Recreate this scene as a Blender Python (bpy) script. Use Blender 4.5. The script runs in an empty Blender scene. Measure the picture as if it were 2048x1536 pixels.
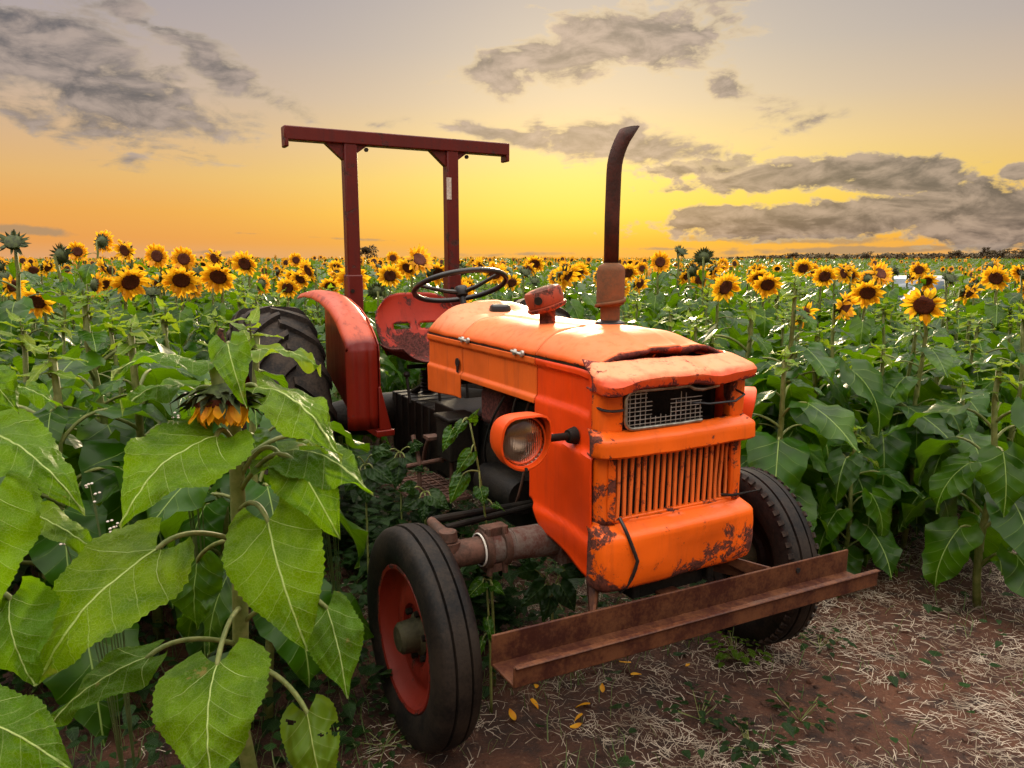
import bpy, bmesh, math, random
import numpy as np
from mathutils import Vector, Matrix, noise as mnoise

R = math.radians
random.seed(7)
scn = bpy.context.scene
col = scn.collection

# ------------------------------------------------------------------ camera
CAM_H, PITCH, FPX = 1.6, R(9.5), 1500.0
cam_d = bpy.data.cameras.new('camera')
cam = bpy.data.objects.new('camera', cam_d)
col.objects.link(cam)
cam.location = (0, 0, CAM_H)
cam.rotation_euler = (R(90) - PITCH, 0, 0)
cam_d.sensor_width = 36.0
cam_d.lens = FPX / 2048 * 36
cam_d.clip_start = 0.05
cam_d.clip_end = 6000
scn.camera = cam

FW = Vector((0, math.cos(PITCH), -math.sin(PITCH)))
UP = Vector((0, math.sin(PITCH), math.cos(PITCH)))


def at(x, y, Y):
    """world point seen in direction of photo pixel (x, y) at ground distance Y"""
    r = FW + Vector((1, 0, 0)) * ((x - 1024) / FPX) - UP * ((y - 768) / FPX)
    return Vector((0, 0, CAM_H)) + r * (Y / r.y)


def azel(x, y):
    r = (at(x, y, 1) - Vector((0, 0, CAM_H))).normalized()
    return math.degrees(math.atan2(r.x, r.y)), math.degrees(math.asin(r.z))


def lin(c):
    return tuple(((v / 255) / 12.92 if v <= 10 else (((v / 255) + .055) / 1.055) ** 2.4) for v in c)


# ------------------------------------------------------------------ node helper
class G:
    def __init__(s, nt):
        s.nt = nt

    def new(s, t, **kw):
        n = s.nt.nodes.new(t)
        for k, v in kw.items():
            setattr(n, k, v)
        return n

    def put(s, sock, v):
        if isinstance(v, bpy.types.NodeSocket):
            s.nt.links.new(v, sock)
        elif v is not None:
            if hasattr(sock.default_value, '__len__') and hasattr(v, '__len__') and len(sock.default_value) == 4 and len(v) == 3:
                v = tuple(v) + (1,)
            sock.default_value = v

    def m(s, op, a, b=None, c=None, clamp=False):
        n = s.new('ShaderNodeMath', operation=op, use_clamp=clamp)
        s.put(n.inputs[0], a)
        s.put(n.inputs[1], b)
        s.put(n.inputs[2], c)
        return n.outputs[0]

    def mix(s, f, a, b, blend='MIX'):
        n = s.new('ShaderNodeMix', data_type='RGBA', blend_type=blend)
        s.put(n.inputs[0], f)
        s.put(n.inputs[6], a)
        s.put(n.inputs[7], b)
        return n.outputs[2]

    def ramp(s, f, stops, interp='LINEAR'):
        n = s.new('ShaderNodeValToRGB')
        cr = n.color_ramp
        cr.interpolation = interp
        while len(cr.elements) < len(stops):
            cr.elements.new(.5)
        for e, (p, c) in zip(cr.elements, stops):
            e.position = p
            e.color = (tuple(c) + (1,)) if hasattr(c, '__len__') else (c, c, c, 1)
        s.put(n.inputs[0], f)
        return n.outputs[0]

    def step(s, x, lo, hi):
        n = s.new('ShaderNodeMapRange', interpolation_type='SMOOTHSTEP')
        s.put(n.inputs[0], x)
        s.put(n.inputs[1], lo)
        s.put(n.inputs[2], hi)
        return n.outputs[0]

    def noise(s, vec, scale, detail=4, rough=.55, dist=0.):
        n = s.new('ShaderNodeTexNoise')
        s.put(n.inputs['Vector'], vec)
        s.put(n.inputs['Scale'], scale)
        s.put(n.inputs['Detail'], detail)
        s.put(n.inputs['Roughness'], rough)
        s.put(n.inputs['Distortion'], dist)
        return n.outputs[0]

    def comb(s, x, y, z):
        n = s.new('ShaderNodeCombineXYZ')
        for i, v in enumerate((x, y, z)):
            s.put(n.inputs[i], v)
        return n.outputs[0]

    def sep(s, v):
        n = s.new('ShaderNodeSeparateXYZ')
        s.put(n.inputs[0], v)
        return n.outputs

    def vmul(s, v, k):
        n = s.new('ShaderNodeVectorMath', operation='MULTIPLY')
        s.put(n.inputs[0], v)
        s.put(n.inputs[1], k)
        return n.outputs[0]


# ------------------------------------------------------------------ sky
SUN_AZ, SUN_EL = 5.0, 13.0
world = bpy.data.worlds.new('World')
scn.world = world
world.use_nodes = True
wn = world.node_tree
wn.nodes.clear()
g = G(wn)
tc = g.new('ShaderNodeTexCoord')
x, y, z = g.sep(tc.outputs['Generated'])
az = g.m('MULTIPLY', g.m('ARCTAN2', x, y), 57.2958)
el = g.m('MULTIPLY', g.m('ARCSINE', z), 57.2958)
elp = g.m('MAXIMUM', el, 0.)
t_el = g.m('DIVIDE', elp, 90.)


def elr(stops):
    return [(e / 90, lin(c)) for e, c in stops]


sunward = g.ramp(t_el, elr([(0, (244, 178, 78)), (1.2, (252, 186, 52)), (3.2, (253, 216, 70)), (5.5, (251, 222, 102)),
                            (8, (244, 214, 140)), (11, (218, 198, 164)), (14.5, (196, 185, 170)), (18, (184, 176, 170)), (30, (182, 178, 178)), (45, (202, 194, 184))]))
away = g.ramp(t_el, elr([(0, (226, 168, 118)), (1.2, (236, 160, 84)), (3.2, (238, 168, 84)), (5.5, (230, 180, 112)),
                         (8, (216, 178, 138)), (11, (198, 174, 156)), (14.5, (178, 164, 162)), (18, (164, 156, 162)), (30, (172, 168, 172)), (45, (202, 194, 184))]))
daz = g.m('SUBTRACT', az, 7.)
side = g.m('MULTIPLY', g.m('MULTIPLY', daz, daz), g.m('ADD', .00125, g.m('MULTIPLY', g.m('LESS_THAN', daz, 0.), .00095)))
glow = g.m('POWER', 2.71828, g.m('MULTIPLY', side, -1.))
skyc = g.mix(glow, away, sunward)
# unseen upper sky raised far above horizon brightness, added to light the foreground
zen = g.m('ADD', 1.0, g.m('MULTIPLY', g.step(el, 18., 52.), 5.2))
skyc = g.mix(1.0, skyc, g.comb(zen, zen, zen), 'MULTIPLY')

# clouds: soft masks at their bearings, broken by noise
warp = g.noise(g.comb(g.m('MULTIPLY', az, .16), g.m('MULTIPLY', el, .34), 3.1), 1.0, 3, .5)
warp2 = g.noise(g.comb(g.m('MULTIPLY', az, .16), g.m('MULTIPLY', el, .34), 9.7), 1.0, 3, .5)
waz = g.m('ADD', az, g.m('MULTIPLY', g.m('SUBTRACT', warp, .5), 5.))
wel = g.m('ADD', el, g.m('MULTIPLY', g.m('SUBTRACT', warp2, .5), 3.))
n1 = g.noise(g.comb(g.m('MULTIPLY', az, .22), g.m('MULTIPLY', el, .55), 1.7), 1.0, 9, .60, .5)
n2 = g.noise(g.comb(g.m('MULTIPLY', az, .7), g.m('MULTIPLY', el, 1.3), 5.2), 1.0, 6, .6, .2)


def blob(cx, cy, rx, ry, rot=0., k=1.0, hard=False):
    a, e = azel(cx, cy)
    dx = g.m('SUBTRACT', az if hard else waz, a)
    dy = g.m('SUBTRACT', el if hard else wel, e)
    c_, s_ = math.cos(R(rot)), math.sin(R(rot))
    px = g.m('DIVIDE', g.m('ADD', g.m('MULTIPLY', dx, c_), g.m('MULTIPLY', dy, s_)), rx / 26.)
    py = g.m('DIVIDE', g.m('SUBTRACT', g.m('MULTIPLY', dy, c_), g.m('MULTIPLY', dx, s_)), ry / 26.)
    d = g.m('SQRT', g.m('ADD', g.m('MULTIPLY', px, px), g.m('MULTIPLY', py, py)))
    return g.m('MULTIPLY', g.m('SUBTRACT', 1., d), k)


def union(bs):
    o = bs[0]
    for b in bs[1:]:
        o = g.m('MAXIMUM', o, b)
    return o


soft = union([blob(70, 120, 380, 110, -12, 1.15), blob(270, 215, 230, 50, -10, 1.0), blob(440, 130, 240, 46, -24, .8), blob(300, 55, 260, 30, -16, .6),
              blob(1120, 120, 270, 64, 14, 1.05), blob(1310, 70, 200, 62, -6, 1.1), blob(1020, 165, 130, 34, 8, .7), blob(1440, 45, 80, 70, -40, .7),
              blob(1462, 185, 50, 60, 20, .75), blob(1540, 225, 130, 24, -6, .55), blob(1250, 280, 250, 58, -8, 1.2), blob(1000, 272, 170, 28, -6, .9),
              blob(745, 235, 70, 18, 0, .45), blob(250, 325, 60, 16, -8, .6), blob(1620, 250, 80, 16, 6, .45), blob(930, 205, 60, 12, 0, .35)])
bank = union([blob(1600, 350, 300, 34, 3, .9, True), blob(1800, 348, 150, 46, -6, 1., True), blob(1660, 437, 430, 44, 2, 1., True), blob(1960, 430, 190, 80, -6, 1., True),
              blob(1430, 430, 130, 26, 0, .8, True), blob(1400, 335, 150, 26, 4, .6, True), blob(2040, 345, 40, 18, 0, .9, True)])
strips = union([blob(1560, 478, 340, 11, -1, .8, True), blob(1850, 497, 420, 9, 1, .8, True), blob(1330, 498, 150, 6, 0, .5, True), blob(1050, 508, 160, 7, 1, .55, True), blob(70, 462, 90, 12, -4, .8, True),
                blob(700, 478, 90, 4, -2, .45, True), blob(500, 467, 40, 4, 0, .4, True), blob(420, 505, 130, 6, 0, .4, True), blob(1700, 515, 380, 6, 0, .5, True)])
nn = g.m('SUBTRACT', n1, .5)
nb = g.m('SUBTRACT', n2, .5)
dens_soft = g.m('ADD', soft, g.m('ADD', g.m('MULTIPLY', nn, 2.1), g.m('MULTIPLY', nb, .8)))
dens_bank = g.m('ADD', bank, g.m('ADD', g.m('MULTIPLY', nn, .6), g.m('MULTIPLY', nb, 1.0)))
dens_strip = g.m('ADD', strips, g.m('ADD', g.m('MULTIPLY', nn, 1.2), g.m('MULTIPLY', nb, .9)))
# the same broken cloud goes on round the rest of the sky
beyond = g.m('MULTIPLY', g.step(g.m('ABSOLUTE', az), 38., 50.), .34)
high = g.m('MULTIPLY', g.step(el, 18., 26.), .30)
rest = g.m('ADD', g.m('MULTIPLY', g.m('MAXIMUM', beyond, high), g.step(el, 2., 6.)), g.m('SUBTRACT', g.m('MULTIPLY', nn, 2.2), .3))
a_soft = g.step(dens_soft, .12, .60)
a_bank = g.step(dens_bank, .12, .34)
a_strip = g.step(dens_strip, .1, .5)
a_rest = g.m('MULTIPLY', g.step(rest, .05, .7), .6)
n1s = g.noise(g.comb(g.m('MULTIPLY', g.m('SUBTRACT', az, g.m('MULTIPLY', g.m('MAXIMUM', g.m('MINIMUM', g.m('DIVIDE', daz, 14.), 1.), -1.), .5)), .22), g.m('MULTIPLY', g.m('SUBTRACT', el, .5), .55), 1.7), 1.0, 9, .60, .5)
lit = g.m('MULTIPLY', g.m('SUBTRACT', n1, n1s), 2.3)
shade = g.m('ADD', lit, g.m('MULTIPLY', nb, .7))
c_soft = g.mix(g.step(shade, -.5, .5), lin((88, 87, 93)), lin((176, 158, 148)))
c_bank = g.mix(g.step(shade, -.45, .45), lin((86, 84, 86)), lin((176, 156, 140)))
c_strip = lin((168, 142, 112))
c = g.mix(g.m('MULTIPLY', a_rest, 1.), skyc, g.mix(1., skyc, (.72, .70, .72), 'MULTIPLY'))
c = g.mix(g.m('MULTIPLY', a_strip, .8), c, c_strip)
c = g.mix(g.m('MULTIPLY', a_soft, .92), c, c_soft)
c = g.mix(g.m('MULTIPLY', a_bank, .95), c, c_bank)
# thin cloud edges let the low light through
rim = g.m('MULTIPLY', g.m('ADD', g.m('MULTIPLY', a_soft, g.m('SUBTRACT', 1., a_soft)), g.m('MULTIPLY', a_bank, g.m('SUBTRACT', 1., a_bank))), g.m('ADD', .25, glow))
c = g.mix(g.m('MULTIPLY', rim, .9, clamp=True), c, lin((255, 226, 168)))
# ground side of the dome
c = g.mix(g.step(el, -1.5, -.1), (.10, .06, .035), c)
nish = g.new('ShaderNodeTexSky', sky_type='NISHITA')
nish.sun_disc = False
nish.sun_elevation = R(SUN_EL)
nish.sun_rotation = R(SUN_AZ)
nish.air_density = 1.4
nish.dust_density = 3.0
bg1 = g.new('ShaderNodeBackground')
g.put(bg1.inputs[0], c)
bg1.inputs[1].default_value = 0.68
bg2 = g.new('ShaderNodeBackground')
g.put(bg2.inputs[0], nish.outputs[0])
bg2.inputs[1].default_value = 0.003
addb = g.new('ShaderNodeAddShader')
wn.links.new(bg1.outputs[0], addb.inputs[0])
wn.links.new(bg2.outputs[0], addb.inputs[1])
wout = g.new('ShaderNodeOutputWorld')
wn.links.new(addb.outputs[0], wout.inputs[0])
world.cycles.sampling_method = 'MANUAL'
world.cycles.sample_map_resolution = 512

sun_d = bpy.data.lights.new('sun', 'SUN')
sun_d.energy = 3.6
sun_d.angle = R(7)
sun_d.color = (1.0, .80, .52)
sun = bpy.data.objects.new('sun', sun_d)
col.objects.link(sun)
sd = Vector((math.sin(R(SUN_AZ)) * math.cos(R(SUN_EL)), math.cos(R(SUN_AZ)) * math.cos(R(SUN_EL)), math.sin(R(SUN_EL))))
sun.rotation_euler = sd.to_track_quat('Z', 'Y').to_euler()

vs = scn.view_settings
vs.view_transform = 'Standard'
vs.look = 'None'
vs.exposure = 0.5
vs.gamma = 1.0
vs.use_curve_mapping = False
scn.cycles.max_bounces = 6
scn.cycles.diffuse_bounces = 1
scn.cycles.glossy_bounces = 3
scn.cycles.transmission_bounces = 5
scn.cycles.transparent_max_bounces = 4
scn.cycles.adaptive_threshold = .025
scn.cycles.caustics_reflective = False
scn.cycles.caustics_refractive = False


# ------------------------------------------------------------------ mesh helpers
def tag(o, label=None, cat=None, group=None, kind=None):
    if label: o['label'] = label
    if cat: o['category'] = cat
    if group: o['group'] = group
    if kind: o['kind'] = kind
    return o


def empty(name, loc=(0, 0, 0), rz=0.):
    o = bpy.data.objects.new(name, None)
    o.empty_display_size = .1
    o.location = loc
    o.rotation_euler = (0, 0, rz)
    col.objects.link(o)
    return o


def mesh(name, V, F, mats, smooth=True, angle=None, mi=None, uv=None):
    me = bpy.data.meshes.new(name)
    me.from_pydata([tuple(v) for v in V], [], F)
    for m_ in (mats if isinstance(mats, (list, tuple)) else [mats]):
        me.materials.append(m_)
    if mi is not None:
        me.polygons.foreach_set('material_index', mi)
    if smooth:
        me.polygons.foreach_set('use_smooth', [True] * len(me.polygons))
        if angle:
            me.set_sharp_from_angle(angle=R(angle))
    if uv is not None:
        ul = me.uv_layers.new(name='UVMap')
        li = np.empty(len(me.loops), dtype=np.int32)
        me.loops.foreach_get('vertex_index', li)
        ul.data.foreach_set('uv', np.asarray(uv, dtype=np.float32)[li].ravel())
    me.update()
    return me


def put(name, me, parent=None, M=None, solid=0., bevel=0.):
    o = bpy.data.objects.new(name, me)
    if parent: o.parent = parent
    if M is not None: o.matrix_local = M
    col.objects.link(o)
    if solid:
        md = o.modifiers.new('s', 'SOLIDIFY')
        md.thickness = solid
        md.offset = 0
    if bevel:
        md = o.modifiers.new('b', 'BEVEL')
        md.width = bevel
        md.segments = 2
        md.limit_method = 'ANGLE'
    return o


class MB:
    """collects shapes of ONE part"""
    def __init__(s):
        s.V, s.F, s.mi = [], [], []

    def add(s, V, F, mi=0):
        k = len(s.V)
        s.V += [tuple(v) for v in V]
        s.F += [tuple(i + k for i in f) for f in F]
        s.mi += [mi] * len(F)
        return s

    def box(s, c, d, M=None, mi=0):
        cx, cy, cz = c
        hx, hy, hz = d[0] / 2, d[1] / 2, d[2] / 2
        V = [Vector((sx * hx, sy * hy, sz * hz)) for sx in (-1, 1) for sy in (-1, 1) for sz in (-1, 1)]
        if M: V = [M @ v for v in V]
        V = [v + Vector(c) for v in V]
        return s.add(V, [(0, 1, 3, 2), (4, 6, 7, 5), (0, 4, 5, 1), (2, 3, 7, 6), (0, 2, 6, 4), (1, 5, 7, 3)], mi)

    def tube(s, pts, rad, n=8, caps=True, mi=0):
        V, F = tube(pts, rad, n, caps)
        return s.add(V, F, mi)

    def lathe(s, prof, n=32, axis='Y', c=(0, 0, 0), mi=0, M=None):
        V, F = lathe(prof, n, axis)
        if M: V = [M @ Vector(v) for v in V]
        V = [Vector(v) + Vector(c) for v in V]
        return s.add(V, F, mi)

    def prism(s, poly, a, b, mi=0):
        """poly: list of 3D points, extruded by vector from a to b offset"""
        n = len(poly)
        V = [Vector(p) + Vector(a) for p in poly] + [Vector(p) + Vector(b) for p in poly]
        F = [tuple(range(n))[::-1], tuple(range(n, 2 * n))] + [(i, (i + 1) % n, n + (i + 1) % n, n + i) for i in range(n)]
        return s.add(V, F, mi)

    def build(s, name, mats, parent=None, smooth=True, angle=35, bevel=0., solid=0., M=None):
        me = mesh(name, s.V, s.F, mats, smooth, angle, s.mi)
        return put(name, me, parent, M, solid, bevel)


def tube(pts, rad, n=8, caps=True):
    pts = [Vector(p) for p in pts]
    if not hasattr(rad, '__len__'): rad = [rad] * len(pts)
    V, F = [], []
    prev = None
    for i, p in enumerate(pts):
        t = (pts[min(i + 1, len(pts) - 1)] - pts[max(i - 1, 0)]).normalized()
        if prev is None:
            a = Vector((0, 0, 1)) if abs(t.z) < .9 else Vector((1, 0, 0))
            u_ = t.cross(a).normalized()
        else:
            u_ = (prev - t * prev.dot(t)).normalized()
        prev = u_
        w_ = t.cross(u_)
        for k in range(n):
            q = 2 * math.pi * k / n
            V.append(p + (u_ * math.cos(q) + w_ * math.sin(q)) * rad[i])
    for i in range(len(pts) - 1):
        for k in range(n):
            F.append((i * n + k, i * n + (k + 1) % n, (i + 1) * n + (k + 1) % n, (i + 1) * n + k))
    if caps:
        F.append(tuple(range(n))[::-1])
        F.append(tuple(range((len(pts) - 1) * n, len(pts) * n)))
    return V, F


def lathe(prof, n=32, axis='Y'):
    V, F = [], []
    m_ = len(prof)
    for k in range(n):
        q = 2 * math.pi * k / n
        c_, s_ = math.cos(q), math.sin(q)
        for r, h in prof:
            V.append((r * c_, h, r * s_) if axis == 'Y' else (r * c_, r * s_, h) if axis == 'Z' else (h, r * c_, r * s_))
    for k in range(n):
        for j in range(m_ - 1):
            a, b = k * m_ + j, ((k + 1) % n) * m_ + j
            F.append((a, b, b + 1, a + 1) if axis == 'Z' or axis == 'X' else (a, a + 1, b + 1, b))
    return V, F


def grid(fn, na, nb):
    V = [fn(i / na, j / nb) for i in range(na + 1) for j in range(nb + 1)]
    F = [(i * (nb + 1) + j, (i + 1) * (nb + 1) + j, (i + 1) * (nb + 1) + j + 1, i * (nb + 1) + j + 1) for i in range(na) for j in range(nb)]
    return V, F


def sst(a, b, x):
    if a == b: return float(x > a)
    t = min(1, max(0, (x - a) / (b - a)))
    return t * t * (3 - 2 * t)


def fb(p, sc=1., oc=3):
    return mnoise.fractal(Vector(p) * sc, .6, 2.0, oc)


def bez(p0, p1, p2, n=8):
    p0, p1, p2 = Vector(p0), Vector(p1), Vector(p2)
    return [p0 * (1 - t) ** 2 + p1 * 2 * t * (1 - t) + p2 * t * t for t in [i / n for i in range(n + 1)]]


# ------------------------------------------------------------------ materials
def new_mat(name):
    m_ = bpy.data.materials.new(name)
    m_.use_nodes = True
    nt = m_.node_tree
    b = nt.nodes['Principled BSDF']
    return m_, G(nt), b


def bump(g, b, h, strength=.3, dist=.01):
    n = g.new('ShaderNodeBump')
    n.inputs['Strength'].default_value = strength
    n.inputs['Distance'].default_value = dist
    g.put(n.inputs['Height'], h)
    g.nt.links.new(n.outputs[0], b.inputs['Normal'])


def obj_co(g):
    return g.new('ShaderNodeTexCoord').outputs['Object']


def paint(name, base, dark, chip=.62, chip_zone=None, fade=None, rough=.42, grime=.35):
    """weathered enamel: sun-faded, chipped to rust in ragged patches; object space = tractor space"""
    m_, g, b = new_mat(name)
    co = obj_co(g)
    X, Y, Z = g.sep(co)
    big = g.noise(co, 4., 3, .6)
    frac = g.noise(co, 9., 9, .74, .6)
    fine = g.noise(co, 80., 4, .65)
    streak = g.noise(g.vmul(co, (30., 30., 3.)), 1., 4, .6)
    pt_ = g.new('ShaderNodeNewGeometry').outputs['Pointiness']
    c = g.mix(g.step(big, .35, .7), base, tuple(v * .80 for v in base))
    if fade:
        zone = g.step(g.m('ADD', Z, g.m('MULTIPLY', g.m('SUBTRACT', frac, .5), .05)), fade[0], fade[1])
        c = g.mix(g.m('MULTIPLY', zone, fade[3]), c, fade[2])
    c = g.mix(g.m('MULTIPLY', g.step(streak, .50, .72), grime), c, tuple(v * .50 for v in base))
    ch = g.m('ADD', g.m('MULTIPLY', frac, .86), g.m('MULTIPLY', fine, .14))
    ch = g.m('ADD', ch, g.m('MULTIPLY', g.step(pt_, .51, .60), .10))
    if chip_zone:
        for (ax, lo, hi, k) in chip_zone:
            ch = g.m('ADD', ch, g.m('MULTIPLY', g.step((X, Y, Z)[ax], lo, hi), k))
    halo = g.step(ch, chip - .035, chip + .01)
    mask = g.step(ch, chip, chip + .02)
    c = g.mix(g.m('MULTIPLY', halo, .55), c, (base[0] * .5, base[1] * .42, base[2] * .6))
    c = g.mix(mask, c, g.mix(g.step(fine, .4, .62), dark, tuple(min(1, v * 2.6) for v in dark)))
    g.put(b.inputs['Base Color'], c)
    g.put(b.inputs['Roughness'], g.m('ADD', rough, g.m('ADD', g.m('MULTIPLY', mask, .4), g.m('MULTIPLY', g.m('SUBTRACT', streak, .5), .3))))
    b.inputs['Specular IOR Level'].default_value = .4
    bump(g, b, g.m('ADD', g.m('MULTIPLY', mask, -.6), g.m('MULTIPLY', fine, .25)), .4, .004)
    return m_


ORANGE = (.86, .125, .008)
RUST = (.055, .014, .008)
M = {}
M['hood'] = paint('hood_paint', ORANGE, RUST, .67, None, (1.262, 1.31, (.84, .24, .09), .5), .58, .35)
M['side'] = paint('side_paint', (.86, .062, .003), RUST, .68, None, None, .42, .25)
M['side_rear'] = paint('cowl_paint', (.80, .13, .012), RUST, .70, None, (1.262, 1.33, (.76, .32, .16), .7), .5, .4)
M['nose'] = paint('nose_paint', (.92, .135, .004), RUST, .600, [(2, .73, .60, .085), (1, -.20, -.34, .06), (1, .20, .33, .03)], None, .44, .3)
M['brow'] = paint('brow_paint', (.74, .075, .010), (.07, .009, .006), .585, [(2, 1.240, 1.205, .10)], (1.232, 1.255, (.86, .32, .14), .8), .44, .35)
M['lip'] = paint('lip_paint', (.55, .045, .012), (.06, .010, .007), .50, None, None, .5, .5)
M['bar'] = paint('grille_paint', (.92, .19, .03), (.16, .03, .012), .665, None, None, .5, .4)
M['fender'] = paint('fender_paint', (.18, .009, .003), (.03, .008, .006), .66, None, (1.21, 1.25, (.52, .075, .025), .9), .40, .6)
M['seatp'] = paint('seat_paint', (.44, .032, .012), (.05, .013, .010), .575, [(2, 1.26, 1.10, .16)], None, .5, .5)
M['rops'] = paint('rops_paint', (.115, .007, .004), (.03, .009, .006), .66, None, None, .45, .5)
M['rimp'] = paint('rim_paint', (.20, .012, .004), (.03, .009, .006), .60, None, None, .6, .6)
M['lamp'] = paint('lamp_paint', (.88, .085, .006), RUST, .69, None, None, .42, .3)
M['intake'] = paint('intake_paint', (.40, .07, .03), (.06, .02, .014), .57, None, None, .6, .5)


def metal_dirt(name, a, b_, scale=14., rough=.7, metallic=0., bs=.4, bd=.004, fine=90.):
    m_, g, b = new_mat(name)
    co = obj_co(g)
    n1 = g.noise(co, scale, 6, .65)
    n2 = g.noise(co, fine, 4, .6)
    c = g.mix(g.step(g.m('ADD', g.m('MULTIPLY', n1, .7), g.m('MULTIPLY', n2, .3)), .38, .62), a, b_)
    g.put(b.inputs['Base Color'], c)
    g.put(b.inputs['Roughness'], g.m('ADD', rough - .12, g.m('MULTIPLY', n1, .24)))
    b.inputs['Metallic'].default_value = metallic
    b.inputs['Specular IOR Level'].default_value = .5 if rough < .5 else .22
    bump(g, b, g.m('ADD', n2, n1), bs, bd)
    return m_


M['bumper'] = metal_dirt('bumper_rust', (.042, .012, .008), (.120, .046, .020), 9., .5, .0, .3, .002)
M['muffler'] = metal_dirt('muffler_rust', (.20, .075, .03), (.12, .06, .03), 12., .75)
M['pipe'] = metal_dirt('pipe_soot', (.035, .016, .012), (.07, .02, .014), 16., .55)
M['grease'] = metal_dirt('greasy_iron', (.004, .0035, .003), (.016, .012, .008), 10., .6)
M['iron'] = metal_dirt('worn_iron', (.06, .035, .025), (.14, .07, .05), 14., .6)
M['axle'] = metal_dirt('axle_paint', (.10, .035, .025), (.16, .14, .12), 8., .7)
M['chrome'] = metal_dirt('dull_chrome', (.42, .41, .36), (.22, .2, .16), 25., .35, .85, .15, .001)
M['wire'] = metal_dirt('wire_zinc', (.5, .5, .46), (.3, .28, .24), 30., .45, .5, .1, .001)
M['rubber'] = metal_dirt('tyre_rubber', (.0035, .0035, .004), (.026, .019, .014), 5., .66, 0, .35, .003)
M['rubber_dusty'] = metal_dirt('tyre_rubber_dusty', (.009, .008, .008), (.050, .036, .026), 6., .78, 0, .4, .004)
M['black'] = metal_dirt('black_plastic', (.012, .012, .013), (.02, .02, .02), 20., .32, 0, .1, .001)
M['hub'] = metal_dirt('greasy_hub', (.03, .03, .018), (.06, .055, .03), 12., .5)
M['white_paint'] = metal_dirt('white_mark', (.75, .73, .68), (.6, .57, .5), 20., .6)
M['carwhite'] = metal_dirt('car_white', (.78, .79, .80), (.72, .73, .74), 3., .25, 0, .02, .001)
M['carglass'] = metal_dirt('car_glass', (.08, .11, .13), (.09, .12, .14), 3., .06, 0, .0, .001)
M['sticker'] = metal_dirt('paper_sticker', (.62, .56, .48), (.42, .36, .30), 40., .6)

m_, g, b = new_mat('lamp_glass')
b.inputs['Base Color'].default_value = (.9, .86, .8, 1)
b.inputs['Roughness'].default_value = .06
b.inputs['Transmission Weight'].default_value = 1.
b.inputs['IOR'].default_value = 1.4
wv = g.new('ShaderNodeTexWave', wave_type='BANDS', bands_direction='Y')
g.put(wv.inputs['Vector'], obj_co(g))
wv.inputs['Scale'].default_value = 42.
bump(g, b, wv.outputs[1], .18, .003)
M['glass'] = m_
m_, g, b = new_mat('reflector')
b.inputs['Base Color'].default_value = (.42, .33, .26, 1)
b.inputs['Metallic'].default_value = .9
b.inputs['Roughness'].default_value = .3
M['reflector'] = m_


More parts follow.
